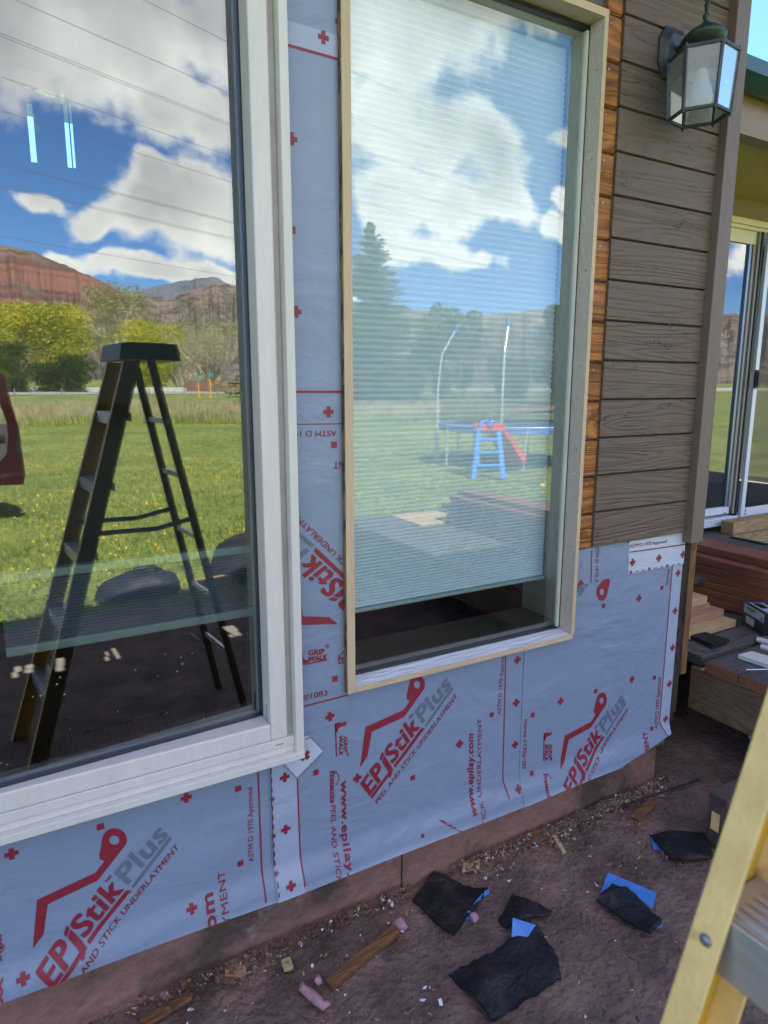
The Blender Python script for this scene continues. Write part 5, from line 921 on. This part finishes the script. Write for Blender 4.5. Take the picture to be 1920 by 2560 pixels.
tree('cottonwood_tree', 14.0, 112, 16.0, 5.6, MT['cotton'], 'tall budding cottonwood rising behind the willows', None, 9000, .12, 60, trunk=.45, low=.3, bark='twig')
def bare(az, D, hh, label):
    base = AZ(az, D); base.z = gz(base.x, base.y); e = empty('bare_tree', base, label, 'tree', 'bare many stemmed trees'); b = MB(); out = []
    for i in range(13): a = rnd.uniform(0, 2*PI); branch(b, base, Vector((math.cos(a)*.55, math.sin(a)*.55, 1)).normalized(), hh*.38, .15, 4, .36, out, .12, 4)
    b.build('stems', MT['twig'], e); c = MB()
    for p in out: leaves(c, p, (.6, .6, .6), 3, .085, 0, 0)
    c.build('buds', MT['cotton'], e)
bare(21.2, 92, 11.8, 'large leafless tree with many pale stems right of the willows'); bare(18.6, 104, 10.5, 'smaller leafless tree behind the large bare one')
# spruce by the driveway
def spruce(az, D, hh, wd, label):
    base = AZ(az, D); base.z = gz(base.x, base.y); e = empty('spruce_tree', base, label, 'tree'); b = MB(); b.tube([base, base+Vector((0, 0, hh))], [.28, .03], k=8); b.build('trunk', MT['bark'], e); c = MB()
    z = .7
    while z < hh-.1:
        t = z/hh; R = wd*(1-t)**.82+.12; nb_ = int(9+11*(1-t))
        for i in range(nb_):
            a = rnd.uniform(0, 2*PI); L_ = R*rnd.uniform(.5, 1.15); dr = -.12*L_+.16*L_*(1 if t > .6 else 0)
            for s_ in range(int(5+L_*9)):
                u_ = (s_+rnd.random())/(5+L_*9); p = base+Vector((math.cos(a)*L_*u_, math.sin(a)*L_*u_, z+dr*u_+.10*u_*u_*L_+rnd.gauss(0, .04))); sz = .19*(1.15-u_*.6); d = Vector((math.cos(a)+rnd.gauss(0, .6), math.sin(a)+rnd.gauss(0, .6), rnd.gauss(-.1, .35))).normalized()*sz*1.5; w_ = d.orthogonal().normalized()*sz*.5
                c.poly([p-d*.5, p+w_, p+d, p-w_])
        z += .17+.08*(1-t)
    c.build('crown', MT['spruce'], e)
spruce(28.4, 52, 13.4, 5.6, 'tall conical spruce reflected at the left of the shaded window')
tree('birch_tree', 34.3, 66, 9.2, 2.5, MT['birch'], 'light green tree right of the spruce', 'light green yard trees', 4200, .16, 22, low=.12); tree('birch_tree', 36.3, 72, 9.0, 2.2, MT['birch'], 'slimmer light green tree behind the trampoline', 'light green yard trees', 3200, .16, 18, low=.12); tree('birch_tree', 32.2, 74, 8.4, 3.2, MT['birch'], 'bushy light green tree touching the spruce', 'light green yard trees', 3800, .18, 18, low=.08)
tree('evergreen_bush', 44.6, 60, 8.4, 3.4, MT['darkleaf'], 'dark bushy tree right behind the trampoline', 'dark evergreens by the road', 5200, .18, 20, low=.05)
tree('evergreen_bush', 40.5, 74, 4.6, 3.8, MT['darkleaf'], 'broad low hedge tree behind the trampoline', 'dark evergreens by the road', 3600, .18, 18, low=.02)
dw = MB(); dw.poly([AZ(26, 46, .02), AZ(38, 40, .02), AZ(47, 52, .3), AZ(47, 58, .5), AZ(38, 47, .12), AZ(26, 56, .3)]); tag(dw.build('driveway', MT['pinepink']), kind='structure')
# markers and rusty fence by the road
for az, hh, m_, lb in ((19.95, 1.5, 'orangepost', 'left orange and teal roadside marker'), (20.9, 1.9, 'orangepost', 'right orange and teal roadside marker')):
    p = AZ(az, 66); p.z = gz(p.x, p.y); e = empty('road_marker', p, lb, 'road marker', 'roadside markers'); b = MB(); b.tube([p, p+Vector((0, 0, hh))], .07, k=8); b.build('post', MT[m_], e); b = MB(); b.tube([p+Vector((0, 0, hh)), p+Vector((0, 0, hh+.55))], .13, k=8); b.build('head', MT['tealpost'], e)
for a0, a1, lb in ((19.0, 24.6, 'rusty brown board fence beyond the road'),):
    p, q = AZ(a0, 88), AZ(a1, 88); b = MB(); b.bar(p+Vector((0, 0, 1.75)), q+Vector((0, 0, 1.75)), 1.5, .1); tag(b.build('board_fence', MT['rust']), lb, 'fence')
for i, (az, D) in enumerate(((23.0, 86), (24.2, 84), (22.1, 85))): leaf = MB(); p = AZ(az, D); leaves(leaf, (p.x, p.y, 1.7), (2.2, 1, .9), 700, .10, 0, 0); tag(leaf.build('dry_bush', MT['dry']), 'dry tan bush at the foot of the bare trees', 'bush', 'dry tan bushes by the road')
# mountains
def ridge(name, prof, D0, D1, m, rough, zl, seed, stepd=.12, rows=46, gully=1.0):
    az = [a for a, _ in prof]; a = az[0]; b = MB(); cols = 0
    while a <= az[-1]:
        el = np.interp(a, az, [e_ for _, e_ in prof]); el += .10*mn.noise(Vector((a*1.1, seed, 0)))+.05*mn.noise(Vector((a*5, seed, 0)))+zl*max(0, mn.noise(Vector((a*26, seed, 0)))) 
        H_ = D1*math.tan(math.radians(max(el, .2)))
        for r in range(rows+1):
            t = r/rows; D = D0+(D1-D0)*t**.9; g_ = mn.fractal(Vector((a*1.6, t*1.4, seed)), 1, 2.1, 6)
            gl = abs(mn.noise(Vector((a*1.1+t*.3, seed+5, 0)))); D += rough*g_*(1-t)*gully*1.0-rough*.8*gl*math.sin(PI*t); z = H_*(t**1.05+.10*g_*math.sin(PI*t)); p = AZ(a, D, 1.65+z if r else -8); b.v.append(tuple(p))
        cols += 1; a += stepd
    for i in range(cols-1):
        for r in range(rows): q = i*(rows+1)+r; b.f.append((q, q+rows+1, q+rows+2, q+1)); b.m.append(0)
    return tag(b.build(name, m, smooth=False), kind='structure')
def mtn(name, c1, c2, sc, lo, hi, strata=0, cs=(.3, .1, .08)):
    m = mat(name, c1, .95, col2=c2, c2scale=sc, c2lo=lo, c2hi=hi, var=.2, vscale=sc*6)
    T, b = nodes_of(m); K = T.links
    if strata:
        tcn = nd(T, 'ShaderNodeTexCoord'); mp = nd(T, 'ShaderNodeMapping'); mp.inputs['Scale'].default_value = (.0012, .0012, .085); K.new(tcn.outputs['Object'], mp.inputs[0])
        n = nd(T, 'ShaderNodeTexNoise'); n.inputs['Scale'].default_value = 1; n.inputs['Detail'].default_value = 7; K.new(mp.outputs[0], n.inputs[0]); s = nd(T, 'ShaderNodeSeparateXYZ'); K.new(tcn.outputs['Object'], s.inputs[0])
        n3 = nd(T, 'ShaderNodeTexNoise'); n3.inputs['Scale'].default_value = .011; n3.inputs['Detail'].default_value = 7; K.new(tcn.outputs['Object'], n3.inputs[0])
        st_ = nd(T, 'ShaderNodeMapRange'); K.new(n.outputs[0], st_.inputs[0]); st_.inputs[1].default_value = .42; st_.inputs[2].default_value = .6
        x = nd(T, 'ShaderNodeMix', data_type='RGBA'); K.new(st_.outputs[0], x.inputs['Factor']); x.inputs['A'].default_value = (*cs, 1); x.inputs['B'].default_value = (cs[0]*.55, cs[1]*.6, cs[2]*.7, 1)
        hm = nd(T, 'ShaderNodeMapRange'); K.new(mth(T, 'ADD', s.outputs[2], mth(T, 'MULTIPLY', mth(T, 'SUBTRACT', n3.outputs[0], .5), 260)), hm.inputs[0]); hm.inputs[1].default_value = 135; hm.inputs[2].default_value = 175
        top = nd(T, 'ShaderNodeMapRange'); K.new(mth(T, 'ADD', s.outputs[2], mth(T, 'MULTIPLY', n3.outputs[0], 60)), top.inputs[0]); top.inputs[1].default_value = 290; top.inputs[2].default_value = 262
        mk = mth(T, 'MULTIPLY', hm.outputs[0], top.outputs[0]); src = b.inputs['Base Color'].links[0].from_socket; y_ = nd(T, 'ShaderNodeMix', data_type='RGBA'); K.new(mk, y_.inputs['Factor']); K.new(src, y_.inputs['A']); K.new(x.outputs['Result'], y_.inputs['B']); K.new(y_.outputs['Result'], b.inputs['Base Color'])
    return m
ridge('red_cliff_mountain', [(-20, 7), (-8, 8.8), (0, 9.4), (4, 9.8), (6.8, 9.94), (8.9, 9.67), (10.9, 8.88), (13.3, 7.92), (15, 6.9), (17, 5.2), (19, 3)], 1000, 1520, mtn('cliff_rock', (.16, .115, .09), (.055, .055, .035), .02, .46, .56, 1, (.20, .085, .065)), 60, .10, 3.3)
ridge('brown_hill', [(8, 3), (12, 5.6), (14.5, 6.7), (16.6, 7.05), (18, 6.9), (19.4, 7.35), (21.8, 8.25), (24.4, 7.9), (27, 7.0), (30, 6.5), (32.6, 6.25), (36.9, 5.75), (41, 6.15), (45, 6.3), (52, 5.5), (70, 5), (90, 4)], 1500, 2500, mtn('hill_scrub', (.20, .145, .125), (.065, .06, .045), .02, .42, .58), 55, .07, 8.1, gully=1.0)
ridge('snowy_mountain', [(8, 4), (12, 6.0), (16.4, 7.5), (18.5, 8.1), (20.3, 8.45), (22, 8.6), (24, 7.6), (26, 6)], 6500, 8500, mtn('distant_snow', (.12, .13, .16), (.065, .075, .10), .0022, .45, .6), 300, .03, 1.7)
# power lines
def azel(px, py, left):
    d = ray(px, py)
    if left: d = d-2*d.dot(nL)*nL
    else: d = Vector((d.x, -d.y, d.z))
    return math.atan2(d.x, -d.y), math.atan2(d.z, math.hypot(d.x, d.y))
def cable(px, py, h_):
    a1, e1 = azel(px, py, True); D = (h_-1.65)/math.tan(e1); p0 = Vector((D*math.sin(a1), 1.65-D*math.cos(a1), h_)); d = Vector((math.sin(math.radians(74.5)), -math.cos(math.radians(74.5)), 0)); pts = []
    for i in range(49): t = -45+i*5; p = p0+d*t; p.z = h_+1.2*((t-35)/80)**2-1.2*(35/80)**2; pts.append(p)
    b = MB(); b.tube(pts, .0055*D/18, k=4); return tag(b.build('power_cable', MT['wire']), None, 'power cable', 'power cables over the valley')
names = ('highest', 'second highest', 'third highest', 'fourth highest', 'fifth highest', 'sixth highest', 'fifth lowest', 'fourth lowest', 'third lowest', 'second lowest', 'lowest')
for i, ((x, y), h_) in enumerate((((820, 0), 14), ((80, 0), 14), ((0, 195), 13), ((0, 212), 12.6), ((0, 445), 12), ((0, 640), 11.5), ((0, 940), 10.5), ((0, 952), 10.2), ((0, 1065), 10), ((0, 1078), 9.8), ((0, 1360), 9))): cable(*A_(x, y), h_)['label'] = names[i]+' dark cable crossing the sky in the big window'
# pickup with its door open
tk = empty('pickup_truck', (-1.1, -8.2, 0), 'dark red pickup truck parked on the lawn with a door open', 'pickup truck')
def sidewall(xo, t):
    pr = [(-5.6, .55), (-5.6, 1.12), (-7.45, 1.12), (-7.5, 1.15), (-7.75, 1.80), (-9.1, 1.80), (-9.6, 1.2), (-10.9, 1.08), (-11.1, .95), (-11.1, .5), (-10.75, .5), (-10.6, .85), (-10.1, .9), (-9.85, .5), (-6.95, .5), (-6.8, .85), (-6.3, .9), (-6.1, .5)]
    return [(xo, y, z) for y, z in pr]
b = MB(); b.prism(sidewall(-2.0, 0), (1.95, 0, 0)); b.build('body', MT['truck'], tk, bevel=.03)
b = MB()
for x in (-2.002, -.048): b.prism([(x, -7.85, 1.22), (x, -7.95, 1.72), (x, -8.95, 1.72), (x, -9.35, 1.24)], (.0015, 0, 0))
b.build('side_window', MT['dark'], tk)
for (x, y) in ((-1.98, -10.3), (-.25, -10.3), (-1.98, -6.5), (-.25, -6.5)):
    b = MB(); b.tube([(x, y, .38), (x+.23, y, .38)], .38, k=24); wh = b.build('wheel', MT['tyre'], tk, bevel=.02); b = MB(); b.tube([(x-.005, y, .38), (x+.235, y, .38)], .20, k=16); b.build('rim', MT['chrome'], wh)
b = MB(); b.box(-1.95, -.1, -5.6, -5.45, .52, .66); b.build('rear_bumper', MT['chrome'], tk, bevel=.02)
dx0, dx1, dyy = -.02, .945, -7.55
dr_o = [(dx0, .52), (dx1-.03, .47), (dx1, .60), (dx1-.02, 1.15), (dx1-.13, 1.80), (dx1-.20, 1.84), (.18, 1.84), (dx0, 1.20)]; win_h = [(.10, 1.22), (.26, 1.74), (dx1-.25, 1.74), (dx1-.14, 1.20)]
from mathutils.geometry import tessellate_polygon
def panel(outer, hole, y, t, m, nm, par):
    b = bmesh.new(); loops = [outer, hole] if hole else [outer]; fl = [p for l in loops for p in l]; vs = [b.verts.new((p[0], y, p[1])) for p in fl]
    for f in tessellate_polygon([[Vector((p[0], p[1], 0)) for p in l] for l in loops]): b.faces.new([vs[i] for i in f])
    r = bmesh.ops.extrude_face_region(b, geom=b.faces[:]); [setattr(v, 'co', v.co+Vector((0, -t, 0))) for v in r['geom'] if isinstance(v, bmesh.types.BMVert)]; bmesh.ops.recalc_face_normals(b, faces=b.faces)
    me = bpy.data.meshes.new(nm); b.to_mesh(me); b.free(); me.materials.append(m); o = bpy.data.objects.new(nm, me); S.collection.objects.link(o); o.parent = par; o.matrix_parent_inverse = Matrix.Translation(-Vector(par.location)); return o
door = panel(dr_o, win_h, dyy, .09, MT['truck'], 'door', tk); door['label'] = 'open door seen from its inner side'
panel([(.02, .72), (.60, .66), (.76, .86), (.80, 1.10), (.79, 1.22), (.03, 1.24)], None, dyy+.025, .03, MT['trim_grey'], 'inner_panel', door)
b = MB(); b.bar((.1, dyy+.05, 1.08), (.76, dyy+.05, 1.06), .05, .05); b.build('armrest', MT['black'], door); b = MB(); b.box(dx1-.06, dx1-.02, dyy-.02, dyy+.004, .88, 1.0); b.build('latch', MT['chrome'], door)
b = MB(); b.poly([(x, dyy-.045, z) for x, z in win_h]); b.build('window_glass', MT['glassR'], door)
# trampoline
TC = Vector((9.9, -9.8, 0)); TR_ = 1.72; tz = .86
tr = empty('trampoline', TC, 'round trampoline with blue pad, curved poles and net', 'trampoline')
b = MB(); ring = [TC+Vector((TR_*math.cos(2*PI*i/48), TR_*math.sin(2*PI*i/48), tz)) for i in range(49)]
for i in range(48):
    a0, a1 = 2*PI*i/48, 2*PI*(i+1)/48
    for r0_, r1_, z0_, z1_ in ((TR_+.04, TR_-.30, tz+.01, tz+.05), (TR_+.04, TR_+.05, tz+.01, tz-.12)): b.poly([TC+Vector((r0_*math.cos(a0), r0_*math.sin(a0), z0_)), TC+Vector((r0_*math.cos(a1), r0_*math.sin(a1), z0_)), TC+Vector((r1_*math.cos(a1), r1_*math.sin(a1), z1_)), TC+Vector((r1_*math.cos(a0), r1_*math.sin(a0), z1_))])
    b.poly([TC+Vector(((TR_-.30)*math.cos(a1), (TR_-.30)*math.sin(a1), tz-.02)), TC+Vector((TR_*math.cos(a1), TR_*math.sin(a1), tz-.02)), TC+Vector((TR_*math.cos(a0), TR_*math.sin(a0), tz-.02)), TC+Vector(((TR_-.30)*math.cos(a0), (TR_-.30)*math.sin(a0), tz-.02))])
b.build('safety_pad', MT['tpad'], tr); b = MB(); b.poly([TC+Vector(((TR_-.28)*math.cos(2*PI*i/40), (TR_-.28)*math.sin(2*PI*i/40), tz)) for i in range(40)]); b.build('jumping_mat', MT['black'], tr)
b = MB(); b.tube(ring, .025, k=6, caps=False); b.build('ring_frame', MT['tpole'], tr)
for i in range(6):
    a = 2*PI*i/6+.35; o2 = Vector((math.cos(a), math.sin(a), 0)); b = MB(); b.tube([TC+o2*(TR_+.08)+Vector((0, 0, .05)), TC+o2*(TR_+.10)+Vector((0, 0, 1.6)), TC+o2*(TR_+.02)+Vector((0, 0, 2.35)), TC+o2*(TR_-.28)+Vector((0, 0, 2.88))], .022, k=8); po = b.build('pole', MT['tpole'], tr); b = MB(); b.tube([TC+o2*(TR_-.28)+Vector((0, 0, 2.84)), TC+o2*(TR_-.31)+Vector((0, 0, 2.97))], .045, k=8); b.build('pole_cap', MT['tpad'], po)
    t2 = Vector((-math.sin(a), math.cos(a), 0)); b = MB(); b.tube([TC+o2*TR_+t2*.5+Vector((0, 0, tz-.03)), TC+o2*TR_+t2*.45+Vector((0, 0, .04)), TC+o2*TR_-t2*.45+Vector((0, 0, .04)), TC+o2*TR_-t2*.5+Vector((0, 0, tz-.03))], .022, k=6); b.build('leg', MT['tpole'], tr)
net = ms.copy(); net.name = 'enclosure_net'; net.node_tree.nodes['Mix Shader'].inputs[0].default_value = .30; b = MB()
for i in range(48):
    a0, a1 = 2*PI*i/48, 2*PI*(i+1)/48
    for ra, rb3, za, zb3 in ((TR_-.02, TR_-.02, tz, 2.2), (TR_-.02, TR_-.32, 2.2, 2.85)): b.poly([TC+Vector((ra*math.cos(a0), ra*math.sin(a0), za)), TC+Vector((ra*math.cos(a1), ra*math.sin(a1), za)), TC+Vector((rb3*math.cos(a1), rb3*math.sin(a1), zb3)), TC+Vector((rb3*math.cos(a0), rb3*math.sin(a0), zb3))])
b.build('net', net, tr)
# toy slide
SP = Vector((7.6, -7.85, 0)); sl_ = empty('toy_slide', SP, 'small toddler slide with blue ladder and red chute', 'slide')
q_v = Vector((math.cos(math.radians(35)), math.sin(math.radians(35)), 0)); away = Vector((q_v.y, -q_v.x, 0))
for s_ in (-1, 1):
    b = MB(); b.bar(SP+q_v*s_*.27, SP+q_v*s_*.17+away*.28+Vector((0, 0, .92)), .09, .05, n=q_v); b.build('ladder_side', MT['slideblue'], sl_, bevel=.01)
for k in range(3): t = .27+.25*k; b = MB(); b.bar(SP+q_v*(-.24+.03*k)+away*.28*t+Vector((0, 0, .92*t)), SP+q_v*(.24-.03*k)+away*.28*t+Vector((0, 0, .92*t)), .05, .09); b.build('ladder_rung', MT['slideblue'], sl_, bevel=.01)
b = MB()
for s_ in (-1, 1): b.tube([SP+q_v*s_*.17+away*.28+Vector((0, 0, .86)), SP+q_v*s_*.15+away*.30+Vector((0, 0, 1.03)), SP+q_v*s_*.05+away*.32+Vector((0, 0, 1.05)), SP+q_v*s_*.0+away*.3+Vector((0, 0, .92))], .035, k=8)
b.build('hand_hold', MT['slideblue'], sl_, smooth=True)
dirc = (away*1.0+q_v*.75).normalized(); sd_ = Vector((-dirc.y, dirc.x, 0)); b = MB(); st_p = SP+away*.35+Vector((0, 0, .88)); pth = [st_p-dirc*.2, st_p+dirc*.1, st_p+dirc*.4+Vector((0, 0, -.22)), st_p+dirc*.72+Vector((0, 0, -.52)), st_p+dirc*1.0+Vector((0, 0, -.70))]
for i in range(4):
    for c0, c1, u0_, u1_ in ((-.2, .2, 0, 0), (-.2, -.2, 0, .14), (.2, .2, 0, .14)): b.poly([pth[i]+sd_*c0+Vector((0, 0, u0_)), pth[i+1]+sd_*c0+Vector((0, 0, u0_)), pth[i+1]+sd_*c1+Vector((0, 0, u1_)), pth[i]+sd_*c1+Vector((0, 0, u1_))])
ch = b.build('chute', MT['slidered'], sl_); sol = ch.modifiers.new('solid', 'SOLIDIFY'); sol.thickness = .025
b = MB(); b.lathe([(.006, -.04), (.03, -.03), (.04, 0), (.03, .03), (.006, .04)], AZ(43.2, 11.0, .08), k=14); tag(b.build('ball', MT['dandelion'], smooth=True), 'small yellow ball on the lawn near the toy slide', 'ball')
# dark tarp covered heaps and a timber block at the edge of the house shadow
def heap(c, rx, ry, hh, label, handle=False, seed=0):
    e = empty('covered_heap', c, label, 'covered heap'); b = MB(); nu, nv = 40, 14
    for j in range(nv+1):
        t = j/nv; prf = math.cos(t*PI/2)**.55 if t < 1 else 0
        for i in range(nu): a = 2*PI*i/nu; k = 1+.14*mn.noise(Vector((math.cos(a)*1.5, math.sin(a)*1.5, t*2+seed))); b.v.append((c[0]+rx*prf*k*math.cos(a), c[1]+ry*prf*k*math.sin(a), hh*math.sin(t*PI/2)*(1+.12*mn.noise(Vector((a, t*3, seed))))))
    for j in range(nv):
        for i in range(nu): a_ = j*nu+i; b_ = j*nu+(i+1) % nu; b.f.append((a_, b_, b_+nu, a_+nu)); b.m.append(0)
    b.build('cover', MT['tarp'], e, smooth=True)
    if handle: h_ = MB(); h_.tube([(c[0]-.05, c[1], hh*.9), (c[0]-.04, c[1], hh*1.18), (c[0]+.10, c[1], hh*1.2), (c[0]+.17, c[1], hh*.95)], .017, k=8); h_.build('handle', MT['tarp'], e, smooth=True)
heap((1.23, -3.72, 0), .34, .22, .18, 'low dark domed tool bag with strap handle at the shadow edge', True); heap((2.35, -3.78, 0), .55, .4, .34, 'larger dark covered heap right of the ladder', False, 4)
b = MB(); b.box(1.60, 1.93, -3.60, -3.52, .0, .085); tag(b.build('timber_block', MT['pinepink'], bevel=.003), 'pale timber block lying at the edge of the house shadow', 'timber')
b = MB(); b.box(3.05, 3.55, -3.55, -3.05, .468, .48); tag(b.build('plywood_piece', MT['pine']), 'sunlit pale plywood piece at the outer end of the deck', 'board')
b = MB(); p = AZ(10.2, 8.3, .05); b.lathe([(.02, -.05), (.09, -.03), (.07, .03), (.02, .05)], p, k=7); tag(b.build('crumpled_paper', MT['white_c']), 'crumpled white paper on the lawn by the pickup', 'litter')
